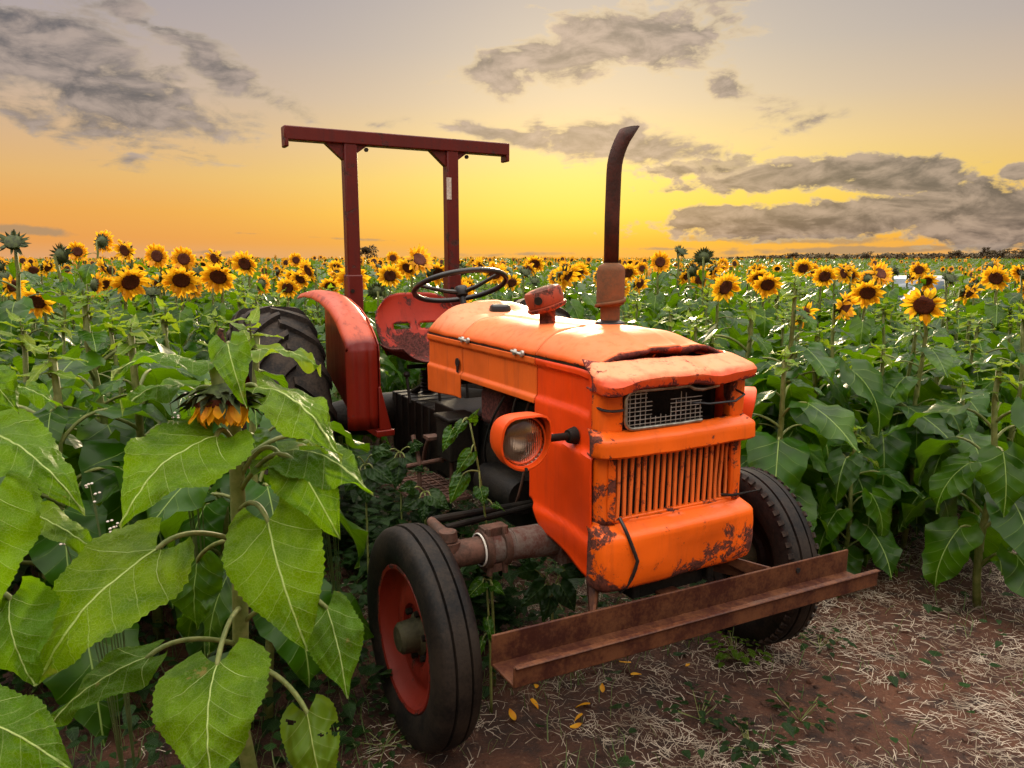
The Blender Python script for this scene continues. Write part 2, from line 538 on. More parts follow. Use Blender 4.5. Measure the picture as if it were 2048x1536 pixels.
def leaf_material(name, top, vein, trans, tw=.30, rough=.46, near=False):
    m_, g, b = new_mat(name)
    uv = g.new('ShaderNodeUVMap').outputs[0]
    U, V, _ = g.sep(uv)
    U = g.m('SUBTRACT', U, .5)
    aU = g.m('ABSOLUTE', U)
    rnd = g.new('ShaderNodeObjectInfo').outputs['Random']
    co = g.new('ShaderNodeTexCoord').outputs['Object']
    no = g.noise(co, 11., 3 if near else 1, .6)
    # midrib and forward-sweeping side veins, the lowest pair the strongest
    mid = g.m('SUBTRACT', 1., g.step(aU, .0035, .010))
    q = g.m('ADD', g.m('SUBTRACT', V, g.m('MULTIPLY', aU, 1.05)), g.m('MULTIPLY', g.m('MULTIPLY', aU, aU), 1.1))
    q = g.m('ADD', q, g.m('ADD', g.m('MULTIPLY', g.m('SIGN', U), .016), g.m('MULTIPLY', g.m('SUBTRACT', no, .5), .05)))
    cellp = g.m('ADD', g.m('DIVIDE', q, .17), .5)
    fr = g.m('MULTIPLY', g.m('ABSOLUTE', g.m('SUBTRACT', g.m('FRACT', cellp), .5)), .17)
    lat = g.m('SUBTRACT', 1., g.step(fr, .001, .0058))
    first = g.m('LESS_THAN', q, .085)
    lat = g.m('MULTIPLY', lat, g.m('ADD', .38, g.m('MULTIPLY', first, .5)))
    lat = g.m('MULTIPLY', lat, g.step(q, -.07, -.02))
    lat = g.m('MULTIPLY', lat, g.m('SUBTRACT', 1., g.step(aU, .14, .42)))
    vm = g.m('MAXIMUM', mid, lat)
    lite = (top[0] * 1.75, top[1] * 1.15, top[2] * .8)
    dk = tuple(v * .5 for v in top)
    c1 = g.ramp(rnd, [(0., dk), (.45, top), (1., lite)])
    c1 = g.mix(g.step(no, .32, .72), c1, tuple(v * .55 for v in top))
    h = g.m('ADD', g.m('MULTIPLY', vm, -.8), g.m('MULTIPLY', g.step(fr, .0, .07), .38))
    if near:
        nf = g.noise(co, 75., 3, .6)
        cell = g.new('ShaderNodeTexVoronoi', feature='DISTANCE_TO_EDGE')
        g.put(cell.inputs['Vector'], uv)
        cell.inputs['Scale'].default_value = 38.
        net = g.m('SUBTRACT', 1., g.step(cell.outputs[0], .02, .10))
        c1 = g.mix(g.m('MULTIPLY', net, .12), c1, vein)
        dry = g.step(g.m('ADD', g.m('ADD', no, g.m('MULTIPLY', nf, .5)), g.m('MULTIPLY', g.step(V, .7, 1.), .12)), .95, 1.04)
        c1 = g.mix(g.m('MULTIPLY', dry, .8), c1, (.25, .18, .05))
        h = g.m('ADD', h, g.m('ADD', g.m('MULTIPLY', net, -.2), g.m('MULTIPLY', nf, .25)))
    c1 = g.mix(vm, c1, vein)
    g.put(b.inputs['Base Color'], c1)
    b.inputs['Roughness'].default_value = rough
    b.inputs['Specular IOR Level'].default_value = .12 if near else .22
    bump(g, b, h, .7 if near else .45, .007)
    tr = g.new('ShaderNodeBsdfTranslucent')
    g.put(tr.inputs[0], g.mix(vm, g.mix(rnd, trans, tuple(v * .75 for v in trans)), tuple(v * .55 for v in trans)))
    mx = g.new('ShaderNodeMixShader')
    mx.inputs[0].default_value = tw
    g.nt.links.new(b.outputs[0], mx.inputs[1])
    g.nt.links.new(tr.outputs[0], mx.inputs[2])
    g.nt.links.new(mx.outputs[0], g.nt.nodes['Material Output'].inputs[0])
    return m_


M['leaf'] = leaf_material('sunflower_leaf', (.022, .088, .001), (.24, .36, .08), (.16, .34, .003), .30, .32)
M['leaf_hero'] = leaf_material('sunflower_leaf_near', (.080, .195, .001), (.54, .68, .22), (.26, .52, .004), .34, .40, True)
M['leaf_young'] = leaf_material('sunflower_leaf_young', (.13, .24, .008), (.42, .50, .14), (.40, .56, .02), .35, .5)
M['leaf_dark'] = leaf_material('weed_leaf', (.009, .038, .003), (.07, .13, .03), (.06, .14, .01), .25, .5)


def simple(name, a, b_, scale, rough=.6, trans=None, tw=.3, rand=False):
    m_, g, b = new_mat(name)
    co = obj_co(g)
    n1 = g.noise(co, scale, 4, .6)
    c = g.mix(g.step(n1, .35, .65), a, b_)
    g.put(b.inputs['Base Color'], c)
    b.inputs['Roughness'].default_value = rough
    bump(g, b, n1, .3, .004)
    if trans:
        tr = g.new('ShaderNodeBsdfTranslucent')
        tr.inputs[0].default_value = trans + (1,)
        mx = g.new('ShaderNodeMixShader')
        mx.inputs[0].default_value = tw
        g.nt.links.new(b.outputs[0], mx.inputs[1])
        g.nt.links.new(tr.outputs[0], mx.inputs[2])
        g.nt.links.new(mx.outputs[0], g.nt.nodes['Material Output'].inputs[0])
    return m_


M['stem'] = simple('sunflower_stem', (.13, .17, .035), (.22, .24, .07), 40., .6, (.2, .25, .04), .12)
M['petal'] = simple('sunflower_petal', (.95, .52, .008), (.90, .34, .004), 30., .55, (1., .60, .02), .48)
M['disc'] = simple('sunflower_disc', (.055, .012, .007), (.15, .035, .012), 160., .85)
M['discdk'] = simple('sunflower_disc_core', (.03, .008, .006), (.09, .025, .01), 160., .85)
M['calyx'] = simple('sunflower_calyx', (.022, .032, .008), (.06, .085, .018), 60., .75)
M['straw'] = simple('straw', (.54, .46, .36), (.22, .17, .12), 6., .7, (.5, .4, .2), .15)
M['grass'] = simple('grass_blade', (.05, .10, .02), (.13, .16, .05), 12., .6, (.15, .22, .04), .3)
M['weedflower'] = simple('white_weed_flower', (.7, .66, .6), (.6, .5, .4), 20., .7)
M['trunk'] = simple('bark', (.06, .04, .03), (.1, .07, .05), 8., .9)
M['farleaf'] = simple('far_foliage', (.060, .042, .014), (.10, .070, .024), .35, .8)
M['farpetal'] = simple('far_petal', (.70, .30, .010), (.55, .18, .008), 3., .6, (.85, .42, .02), .35)
M['farleaf2'] = simple('far_sunflower_leaf', (.016, .056, .002), (.055, .11, .006), 2.2, .40, (.18, .32, .01), .27)
M['fardisc'] = simple('far_disc', (.05, .014, .008), (.09, .03, .012), 3., .8)

# soil
m_, g, b = new_mat('red_soil')
co = g.new('ShaderNodeTexCoord').outputs['Object']
n1 = g.noise(co, .9, 5, .6)
n2 = g.noise(co, 9., 6, .65)
n3 = g.noise(co, 70., 4, .65)
c = g.mix(g.step(n1, .35, .68), (.040, .013, .006), (.115, .041, .017))
c = g.mix(g.step(n2, .42, .68), c, (.022, .009, .005))
c = g.mix(g.m('MULTIPLY', g.step(n3, .56, .7), .6), c, (.20, .105, .062))
g.put(b.inputs['Base Color'], c)
b.inputs['Roughness'].default_value = .92
bump(g, b, g.m('ADD', g.m('MULTIPLY', n2, 1.), g.m('MULTIPLY', n3, .5)), .9, .03)
M['soil'] = m_

# ------------------------------------------------------------------ ground
def ground_z(X, Y):
    d = math.hypot(X, Y)
    zz = 0.
    if d > 9:
        zz += -.32 * sst(10, 17, Y) * sst(2, 8, X) * (1 - sst(30, 60, d))
        zz += .5 * sst(120, 600, d) * 0
    if d < 8:
        k = 1 - sst(6, 8, d)
        zz += k * (.018 * fb((X, Y, 0), 1.3, 3) + .008 * fb((X, Y, 5), 6, 2))
    return zz


ring = [0.] + list(np.geomspace(.6, 9, 70)) + list(np.geomspace(9.6, 4000, 46))
nseg = 150
V, F = [], []
for r in ring:
    for k in range(nseg):
        q = 2 * math.pi * k / nseg
        X, Y = r * math.sin(q), 1.5 + r * math.cos(q)
        V.append((X, Y, ground_z(X, Y)))
for i in range(len(ring) - 1):
    for k in range(nseg):
        F.append((i * nseg + k, i * nseg + (k + 1) % nseg, (i + 1) * nseg + (k + 1) % nseg, (i + 1) * nseg + k))
F = [f[::-1] for f in F]
gr = put('ground', mesh('ground', V, F, M['soil']))
tag(gr, 'reddish brown bare soil of the field strewn with straw', kind='structure')
# ------------------------------------------------------------------ tractor (local x forward, y to its left, z up)
TH = R(28.7)
tr = empty('tractor', (.435, 2.56, 0), -R(90) + TH)
tag(tr, 'old faded orange tractor with dented rusty nose parked among sunflowers', 'tractor')


def tpart(name, V, F, mat_, solid=0., bevel=0., angle=40, parent=None, mi=None):
    return put(name, mesh(name, V, F, mat_, True, angle, mi), parent or tr, None, solid, bevel)


HW = .272   # hood half width


def crown(u):
    w = 1.352
    w -= .040 * sst(-.06, .135, u)
    w += .045 * sst(-1.0, -1.17, u)
    return w


def hood_pt(u, s):
    """s -1..1 across the top"""
    a = abs(s)
    v = s * HW
    wc = crown(u)
    w = wc - (wc - 1.262) * a ** 4.2
    w += .006 * (1 - sst(.22, .27, a))
    w += .0035 * fb((u, v, 0), 5, 3)
    if u > .0:   # bashed front lip
        k = sst(.02, .16, u)
        w += k * (.005 * math.sin(v * 14 + 1.) - .010 * math.exp(-((v - .02) / .10) ** 2) + .006 * math.exp(-((v - .17) / .06) ** 2)) * (1 - a ** 6)
    return Vector((u, v, w))


def hood_piece(name, u0, u1, mat_, n=24):
    V, F = grid(lambda a, b_: hood_pt(u0 + (u1 - u0) * a, -1 + 2 * b_), n, 44)
    return tpart(name, V, F, mat_, .006)


hood_piece('hood', -.232, .135, M['hood'], 26)
hood_piece('hood', -.862, -.238, M['hood'], 24)
# cowl in front of the driver, with a rounded back edge
def cowl_pt(a, b_):
    u = -.868 - .375 * a
    s = -1 + 2 * b_
    p = hood_pt(u, s)
    if a > .72:
        k = (a - .72) / .28
        p.z -= .045 * k * k * (1 - abs(s) ** 4)
        p.y *= 1 - .03 * k * k
    return p
V, F = grid(cowl_pt, 24, 44)
cw = tpart('cowl', V, F, M['side_rear'], .006)
back = MB()
poly = [Vector((-1.236, s * HW * .965, hood_pt(-1.236, s).z - .05)) for s in [i / 10 - 1 for i in range(21)]]
back.prism(poly + [Vector((-1.236, .25, 1.0)), Vector((-1.236, -.25, 1.0))], (0, 0, 0), (.02, 0, 0))
back.build('dashboard', M['grease'], tr)
# lip: torn rusty front edge of the hood
def lip_pt(a, b_):
    s = -1 + 2 * b_
    p = hood_pt(.137, s * .99)
    dz = .024 + .005 * math.sin(s * 7) + .005 * fb((s * 4, 2, 0), 1, 2)
    p.x += .010 * math.sin(a * math.pi) - .02 * a
    p.z -= dz * a + .0
    return p
V, F = grid(lip_pt, 6, 44)
tpart('hood_lip', V, F, M['lip'], .005)


def side_panel(name, sgn, u0, u1, wt, wb, mat_, band=None, rake=0., cuts=None, nu=50, nw=44, extra=None):
    """pressed steel panel in the plane v = HW; band = (w_low, w_high, u_end) pressed inwards"""
    def f(a, b_):
        u = u0 + (u1 - u0) * a
        top = wt
        bot = wb(u) if callable(wb) else wb
        w = top + (bot - top) * b_
        v = HW
        if band:
            lo, hi, uend = band
            k = sst(lo - .014, lo + .002, w) * (1 - sst(hi - .002, hi + .010, w)) * (1 - sst(uend - .004, uend + .012, u))
            v -= .011 * k
        if extra: v += extra(u, w)
        v += .0022 * fb((u * 3, w * 3, sgn * 4), 2, 2)
        return Vector((u, sgn * v, w))
    V, F = grid(f, nu, nw)
    if sgn > 0: F = [q[::-1] for q in F]
    return tpart(name, V, F, mat_, .005)


def front_bottom(u):
    return .645 - .05 * sst(-.16, .2, u) + .10 * (1 - sst(-.225, -.13, u))


def front_extra(u, w):
    return .020 * sst(1.005, .985, w) + .012 * sst(.735, .715, w) - .010 * sst(.70, .62, w) + .022 * sst(.0, .182, u)

for sgn in (-1, 1):
    side_panel('side_panel', sgn, -.235, .182, 1.252, front_bottom, M['side'], (1.118, 1.222, .125), extra=front_extra, nw=64)
    side_panel('side_panel', sgn, -.864, -.241, 1.252, lambda u: 1.088, M['side_rear'], (1.118, 1.222, 9.))
    side_panel('side_panel', sgn, -1.235, -.870, 1.252, lambda u: .985 + .018 * sst(-1.2, -.9, u), M['side_rear'], (1.118, 1.222, 9.), nw=56)
    # dark gap between the hood and the panels below it
    MB().box((-.53, sgn * (HW - .006), 1.257), (1.40, .006, .012)).build('seam_trim', M['black'], tr)
    for uu, ww in ((-.82, 1.262), (-.36, 1.258)):
        h = MB()
        h.lathe([(0, -.004), (.012, -.004), (.012, .006), (0, .008)], 12, 'Y', (uu - .02, sgn * (HW + .006), ww))
        h.lathe([(0, -.004), (.012, -.004), (.012, .006), (0, .008)], 12, 'Y', (uu + .035, sgn * (HW + .006), ww))
        h.tube([(uu - .03, sgn * (HW + .014), ww + .004), (uu + .045, sgn * (HW + .014), ww - .001)], .005, 8)
        h.build('hood_latch', M['wire'], tr)
# punched hole in the cowl side
hl = MB()
hl.lathe([(0, 0), (.02, 0), (.02, .004), (0, .004)], 14, 'Y', (-.905, -HW - .001, 1.155))
hl.box((-.898, -HW - .002, 1.128), (.018, .004, .03))
hl.build('panel_hole', M['black'], tr)
# top fittings
MB().lathe([(.0, .022), (.035, .022), (.046, .014), (.05, .0), (.05, -.01)], 24, 'Z', (-1.02, .0, 1.372)).build('fuel_cap', M['black'], tr)

# ---------------- nose
before_nose = set(tr.children)
def csec(uf, vh, r, ub, n=8, crown_=.014, vs=None):
    pts = [(ub, -vh), ((ub + uf - r) / 2, -vh)]
    for k in range(n + 1):
        q = k / n * math.pi / 2
        pts.append((uf - r + r * math.sin(q), -vh + r - r * math.cos(q)))
    m2 = 18
    for k in range(1, m2):
        pts.append((uf, -vh + r + (2 * vh - 2 * r) * k / m2))
    for k in range(n + 1):
        q = (1 - k / n) * math.pi / 2
        pts.append((uf - r + r * math.sin(q), vh - r + r * math.cos(q)))
    pts += [((ub + uf - r) / 2, vh), (ub, vh)]
    return [(u + crown_ * max(0, 1 - (v / vh) ** 2) * sst(ub, uf, u), v) for u, v in pts]


def loft(secs):
    n = len(secs[0])
    V = [p for s in secs for p in s]
    F = [(i * n + j, i * n + j + 1, (i + 1) * n + j + 1, (i + 1) * n + j) for i in range(len(secs) - 1) for j in range(n - 1)]
    return V, F


def nose_ring(w, uf, vh, r=.035, ub=.19, dent=0., vc=.0):
    out = []
    for u, v in csec(uf, vh, r, ub):
        k = sst(ub, uf, u)
        du = -dent * k * math.exp(-((v - .07) / .12) ** 2)
        n_ = fb((v * 3, w * 3, 7), 2.5, 3)
        out.append(Vector((u + du + .0035 * n_ * k, v + vc, w + .003 * fb((v * 4, w, 3), 2, 2))))
    return out

def refine(lst, k=3):
    out = []
    for i in range(len(lst) - 1):
        for j in range(k):
            t = j / k
            out.append(tuple(a + (b_ - a) * t for a, b_ in zip(lst[i], lst[i + 1])))
    out.append(lst[-1])
    return out

chin = [(.785, .222, .304), (.774, .226, .305), (.752, .268, .320), (.744, .274, .323), (.70, .276, .326), (.65, .275, .326), (.60, .270, .324), (.578, .262, .318), (.564, .244, .305), (.558, .19, .25), (.556, .13, .2)]
V, F = loft([nose_ring(w, uf, vh, .028, uf - .075, .010 * sst(.74, .66, w)) for w, uf, vh in refine(chin, 3)])
tpart('chin_panel', V, F, M['nose'], .005)
band_ = [(.995, .222, .305), (.998, .258, .319), (1.004, .264, .322), (1.048, .262, .322), (1.054, .258, .320), (1.074, .222, .304)]
V, F = loft([nose_ring(w, uf, vh, .028, uf - .065, .0) for w, uf, vh in refine(band_, 3)])
tpart('nose_band', V, F, M['nose'], .005)
brow = [(1.204, .225, .300), (1.206, .262, .310), (1.212, .276, .315), (1.236, .280, .316), (1.250, .268, .312), (1.264, .225, .303), (1.276, .19, .290), (1.281, .165, .278)]


def brow_ring(w, uf, vh):
    out = nose_ring(w, uf, vh, .05, uf - .085, .0)
    for p in out:
        k = sst(.12, .27, p.x)
        p.z += k * (.006 * math.exp(-((p.y + .06) / .12) ** 2) - .010 * math.exp(-((p.y - .10) / .05) ** 2) + .002 * math.sin(p.y * 30))
        p.x += k * (.004 * math.sin(p.y * 17) - .014 * math.exp(-((p.y - .09) / .04) ** 2))
        if p.y < -.2: p.z -= .016 * sst(-.2, -.3, p.y) * k
    return out
V, F = loft([brow_ring(*t) for t in refine(brow, 4)])
tpart('nose_brow', V, F, M['brow'], .006)


def pillar(sgn, w0, w1, vi, nm):
    secs = []
    for k in range(13):
        w = w0 + (w1 - w0) * k / 12
        uf, vh = .226, .303
        r = .03
        pts = [(.178, vh), (uf - r, vh)]
        for j in range(1, 7):
            q = (1 - j / 6) * math.pi / 2
            pts.append((uf - r + r * math.cos(q), vh - r + r * math.sin(q)))
        pts += [(uf + .004, (vh + vi) / 2), (uf + .006, vi + .006), (uf, vi), (uf - .03, vi)]
        secs.append([Vector((u + .004 * fb((v * 5, w * 5, sgn), 2, 2), sgn * v, w)) for u, v in pts])
    V, F = loft(secs)
    if sgn > 0: F = [q[::-1] for q in F]
    tpart(nm, V, F, M['nose'], .004)

for sgn in (-1, 1):
    pillar(sgn, .778, 1.0, .245, 'grille_pillar')
    pillar(sgn, 1.068, 1.206, .225, 'nose_pillar')
# rails above and below the slats
for w in (.785, .992):
    MB().box((.222, 0, w), (.022, .495, .016)).build('grille_rail', M['nose'], tr, bevel=.004)
# vertical slats, the last ones bent
nb_ = 19
for i in range(nb_):
    v0 = -.232 + .464 * i / (nb_ - 1)
    bent = sst(15, 18, i)
    pts = []
    for k in range(9):
        t = k / 8
        w = .787 + .205 * t
        pts.append((.224 - .014 * bent * math.sin(t * 3.1) + .001 * math.sin(i * 1.7 + t * 4), v0 + .006 * bent * math.sin(t * 6 + i) + .0006 * math.sin(i * 2.3 + t * 3) + .004 * (t - .5), w))
    bar = MB()
    V, F = [], []
    for p in pts:
        u, v, w = p
        for du, dv in ((-.004, -.0058), (.003, -.0058), (.006, 0), (.003, .0058), (-.004, .0058)):
            V.append((u + du, v + dv * (1 - .25 * bent), w))
    n5 = 5
    for k in range(8):
        for j in range(n5):
            F.append((k * n5 + j, k * n5 + (j + 1) % n5, (k + 1) * n5 + (j + 1) % n5, (k + 1) * n5 + j))
    tpart('grille_slat', V, F, M['bar'], angle=50)
# radiator core behind
MB().box((.10, 0, .90), (.06, .50, .60)).build('radiator', M['black'], tr)
MB().box((.12, 0, 1.13), (.02, .46, .14)).build('radiator_shroud', M['grease'], tr)
# upper opening: dull frame with torn wire mesh
fr_ = MB()
def rr(v0, v1, w0, w1, r, n=5):
    pts = []
    for cx, cy, a0 in ((v1 - r, w1 - r, 0), (v0 + r, w1 - r, 90), (v0 + r, w0 + r, 180), (v1 - r, w0 + r, 270)):
        for k in range(n + 1):
            q = R(a0 + 90 * k / n)
            pts.append((cx + r * math.cos(q), cy + r * math.sin(q)))
    return pts
out = rr(-.222, .222, 1.078, 1.198, .03)
lo_right = [(v, w) for v, w in out]
pts = [(.240 + (.012 if v > .0 and w > 1.15 else 0), v, w - (.012 * math.exp(-((v - .05) / .05) ** 2) if w > 1.15 else 0)) for v, w in lo_right]
# left 3/4 of the frame survives
keep = [p for p in pts if not (p[1] > .10 and p[2] < 1.15)]
i0 = min(range(len(keep)), key=lambda i: (keep[i][1] < .1, -keep[i][1]))
dens = []
seq = [(.24, .03, 1.198), (.243, -.05, 1.1975)] + [p for p in pts if p[1] < -.15] + [(.242, -.1, 1.078), (.244, .0, 1.078), (.243, .085, 1.080)]
seq = [(.246, .150, 1.190), (.252, .075, 1.184), (.247, .045, 1.188)] + seq
fr_.tube(seq, .0065, 8)
fr_.build('mesh_frame', M['chrome'], tr, angle=60)
rr_ = random.Random(4)
for i in range(15):      # upright wires, torn off at different heights
    v = -.205 + i * .0205
    if v > .10: break
    if i < 4: top = 1.193
    elif i < 8: top = 1.115 + rr_.uniform(-.006, .012)
    elif i < 12: top = 1.165 + rr_.uniform(-.03, .02)
    else: top = 1.14 + rr_.uniform(-.02, .02)
    MB().box((.238, v, (1.08 + top) / 2), (.0022, .0022, top - 1.08)).build('grille_wire', M['wire'], tr)
for k in range(8):
    w = 1.092 + k * .0135
    spans = [(-.215, .09)] if k < 2 else ([(-.215, -.12), (-.045, .085)] if k < 6 else [(-.215, -.14)])
    for a, b_ in spans:
        MB().box((.2405, (a + b_) / 2, w), (.0022, b_ - a, .0022)).build('grille_wire', M['wire'], tr)
cab = MB()
cab.tube(bez((.20, -.300, 1.150), (.255, -.31, 1.142), (.246, -.235, 1.143), 8), .0045, 8)
cab.build('cable', M['black'], tr)
cab = MB()
cab.tube([(.2, .02, 1.14), (.26, .10, 1.135), (.285, .19, 1.140), (.27, .245, 1.155), (.2, .24, 1.175)], .004, 8)
cab.build('cable', M['black'], tr)
cab = MB()
cab.tube(bez((.245, -.240, .80), (.29, -.242, .77), (.297, -.205, .67), 8) + bez((.296, -.205, .67), (.292, -.215, .60), (.25, -.235, .555), 6)[1:], .006, 8)
cab.build('cable', M['black'], tr)
# loose rod poking out beside the slats
MB().tube([(.20, .19, .80), (.25, .235, .802), (.28, .33, .815)], [.006, .005, .002], 8).build('broken_rod', M['grease'], tr)

for o in tr.children:
    if o not in before_nose: o.location.x -= .014

# ---------------- headlamps
def headlamp(v, nm):
    c0 = Vector((.055, v, 1.045))
    h = MB()
    # bucket: squarish hood on top, round below; lofted along u
    secs = []
    for (du, s, sq) in ((-.085, .25, 0), (-.08, .5, 0), (-.05, .82, .3), (.0, .98, .8), (.03, 1.0, 1.), (.052, 1.0, 1.), (.054, .93, 1.), (.03, .90, .9)):
        ring_ = []
        for k in range(36):
            q = 2 * math.pi * k / 36
            cx, cz = math.cos(q), math.sin(q)
            e = 2 + 2.2 * sq * max(0, cz) ** .5
            rad = .088 / ((abs(cx) ** e + abs(cz) ** e) ** (1 / e)) * s
            extra_ = .018 * max(0, cz) * sq if du > .02 else 0
            ring_.append(c0 + Vector((du + extra_, cx * rad, cz * rad)))
        ring_.append(ring_[0])
        secs.append(ring_)
    V, F = loft(secs)
    o = tpart(nm, V, F, M['lamp'], 0, 0, 45)
    # reflector bowl and ribbed glass
    V, F = lathe([(.078, .03), (.066, .0), (.045, -.03), (.0, -.045)], 28, 'X')
    put('reflector', mesh('reflector', [Vector(p) + c0 for p in V], F, M['reflector']), o)
    gl = lathe([(.0, .046), (.03, .044), (.06, .038), (.078, .030), (.078, .027), (.06, .035), (.0, .042)], 32, 'X')
    put('lens', mesh('lens', [Vector(p) for p in gl[0]], gl[1], M['glass']), o, Matrix.Translation(c0))
    rg = lathe([(.076, .034), (.080, .037), (.083, .033), (.080, .028)], 32, 'X')
    put('lens_ring', mesh('lens_ring', [Vector(p) + c0 for p in rg[0]], rg[1], M['lamp']), o)
    b_ = MB()
    b_.lathe([(0, 0), (.006, 0), (.006, .004), (0, .005)], 10, 'X', c0 + Vector((.05, 0, -.083)))
    b_.build('screw', M['black'], o)
    sgn = -1 if v < 0 else 1
    arm = MB()
    arm.tube([c0 + Vector((-.01, -sgn * .07, -.01)), Vector((.04, sgn * (HW + .035), 1.03))], .013, 12)
    arm.tube([Vector((.04, sgn * (HW + .04), 1.03)), Vector((.04, sgn * (HW + .012), 1.03))], [.022, .03], 14)
    arm.build('lamp_arm', M['grease'], o)
    return o

headlamp(-.505, 'headlamp')
hr = headlamp(.43, 'headlamp')
c_h = Matrix.Translation((.055, .43, 1.045))
hr.matrix_local = Matrix.Translation((0, -.02, 0)) @ c_h @ Matrix.Rotation(R(48), 4, 'Z') @ c_h.inverted()

# ---------------- exhaust and intake
ex = MB()
eu, ev, ez = -.245, .055, 1.35
ex.lathe([(.036, 0), (.036, .075), (.052, .085), (.052, .205), (.046, .222), (.026, .235), (.0, .235)], 28, 'Z', (eu, ev, ez))
mf = ex.build('muffler', M['muffler'], tr, angle=50)
cl = MB()
V = []
F = []
nn_ = 40
for k in range(nn_ + 1):
    q = k / nn_ * 2 * math.pi * .95 + 2.2
    for dr, dz in ((.0, 0), (.008, .002), (.008, .012), (.0, .014)):
        V.append((eu + (.050 + dr) * math.cos(q), ev + (.050 + dr) * math.sin(q), ez + .055 + .045 * k / nn_ + dz))
for k in range(nn_):
    for j in range(3):
        F.append((k * 4 + j, (k + 1) * 4 + j, (k + 1) * 4 + j + 1, k * 4 + j + 1))
put('weld_bead', mesh('weld_bead', V, F, M['muffler']), mf)
pp = [(eu, ev, ez + .22), (eu, ev, ez + .40), (eu + .002, ev + .002, ez + .55)] + [tuple(p) for p in bez((eu + .002, ev + .002, ez + .56), (eu + .004, ev + .004, ez + .63), (eu + .010, ev + .050, ez + .70), 6)[1:]]
V, F = tube(pp, [.0255] * (len(pp) - 1) + [.025], 18, False)
V = [Vector(v) for v in V]
for v in V[-18:]:
    k = (v - Vector(pp[-1])).dot(Vector((.3, .75, -.3)).normalized())
    v += Vector((.004, .03, .04)) * (k / .025 * .5 + .35)
put('exhaust_pipe', mesh('exhaust_pipe', V, F, M['pipe']), mf, None, .004)
MB().lathe([(.0, .024), (.04, .024), (.054, .016), (.060, .0), (.060, -.012)], 28, 'Z', (eu, ev, ez)).build('rubber_collar', M['black'], tr)
iu, iv, iz = -.455, -.09, 1.325
it = MB()
it.lathe([(.0, 0), (.031, 0), (.031, .085), (.0, .085)], 20, 'Z', (iu, iv, iz))
ino = it.build('intake_stack', M['intake'], tr)
Rm = Matrix.Rotation(R(17), 4, 'X') @ Matrix.Rotation(R(-6), 4, 'Y')
pc = MB()
pc.lathe([(.03, -.012), (.07, -.004), (.078, .004), (.078, .012), (.070, .014), (.072, .018), (.074, .064), (.068, .076), (.05, .081), (.0, .083)], 30, 'Z', (iu, iv, iz + .085), M=Rm)
pc.build('pre_cleaner', M['intake'], ino, angle=45)
hh = MB()
hh.lathe([(0, 0), (.016, 0), (.016, .004), (0, .004)], 16, 'X', Vector((iu, iv, iz + .085)) + Rm @ Vector((.045, -.050, .045)), M=Rm @ Matrix.Rotation(R(-48), 4, 'Z') @ Matrix.Translation((.007, 0, 0)))
hh.build('drain_hole', M['black'], ino)

# ---------------- steering wheel
sw = empty('steering_wheel')
sw.parent = tr
Ms = Matrix.Translation((-1.45, .0, 1.462)) @ Matrix.Rotation(R(-21), 4, 'Y')
sw.matrix_local = Ms
ringp = [(.235 * math.cos(2 * math.pi * k / 48), .235 * math.sin(2 * math.pi * k / 48), 0) for k in range(49)]
V, F = tube(ringp, .0135, 10, False)
put('steering_rim', mesh('steering_rim', V, F, M['black']), sw)
for q in (35, 155, 275):
    MB().tube([(0, 0, -.035), (.09 * math.cos(R(q)), .09 * math.sin(R(q)), -.028), (.232 * math.cos(R(q)), .232 * math.sin(R(q)), 0)], [.014, .011, .009], 8).build('spoke', M['black'], sw)
MB().lathe([(0, .0), (.03, -.004), (.036, -.02), (.03, -.05), (.016, -.06), (.016, -.28), (0, -.28)], 18, 'Z').build('steering_column', M['black'], sw)

# ---------------- seat
def seat_pt(a, b_):
    s = -1 + 2 * b_
    # a: 0 front of pan .. 1 top of the back
    if a < .42:
        k = a / .42
        u = -1.62 - .30 * k
        w = 1.055 + .012 * s * s * 3 - .015 * math.sin(k * math.pi)
        hw_ = .235 * (1 - .12 * (1 - k) ** 2)
        v = s * hw_
        w += .05 * abs(s) ** 4
    else:
        k = (a - .42) / .58
        q = k
        u = -1.92 - .09 * math.sin(q * math.pi / 2) + .085 * abs(s) ** 3 * (.7)
        w = 1.055 + .02 + .335 * q
        hw_ = .245 * (1 - .30 * max(0, q - .55) ** 2 * 3.2) * (.86 + .14 * sst(0, .4, q))
        v = s * hw_
        w -= .045 * abs(s) ** 4 * sst(.6, 1, q)
    return Vector((u, v - .045, w))
V, F = grid(seat_pt, 40, 30)
# two slots in the back
keepF = []
for f in F:
    cx = sum((V[i] for i in f), Vector()) / 4
    if 1.205 < cx.z < 1.235 and .035 < abs(cx.y + .045) < .125 and cx.x < -1.85: continue
    keepF.append(f)
tpart('seat', V, keepF, M['seatp'], .006)
sp = MB()
sp.tube([(-1.75, -.045, 1.03), (-1.85, -.045, .90), (-2.05, -.045, .82)], .02, 8)
sp.tube([(-1.70, -.20, 1.03), (-1.70, .12, 1.03)], .012, 8)
for k in range(7):
    sp.lathe([(.035, -.006), (.042, 0), (.035, .006)], 14, 'Z', (-1.80, -.045, .86 + k * .02))
sp.build('seat_support', M['grease'], tr)

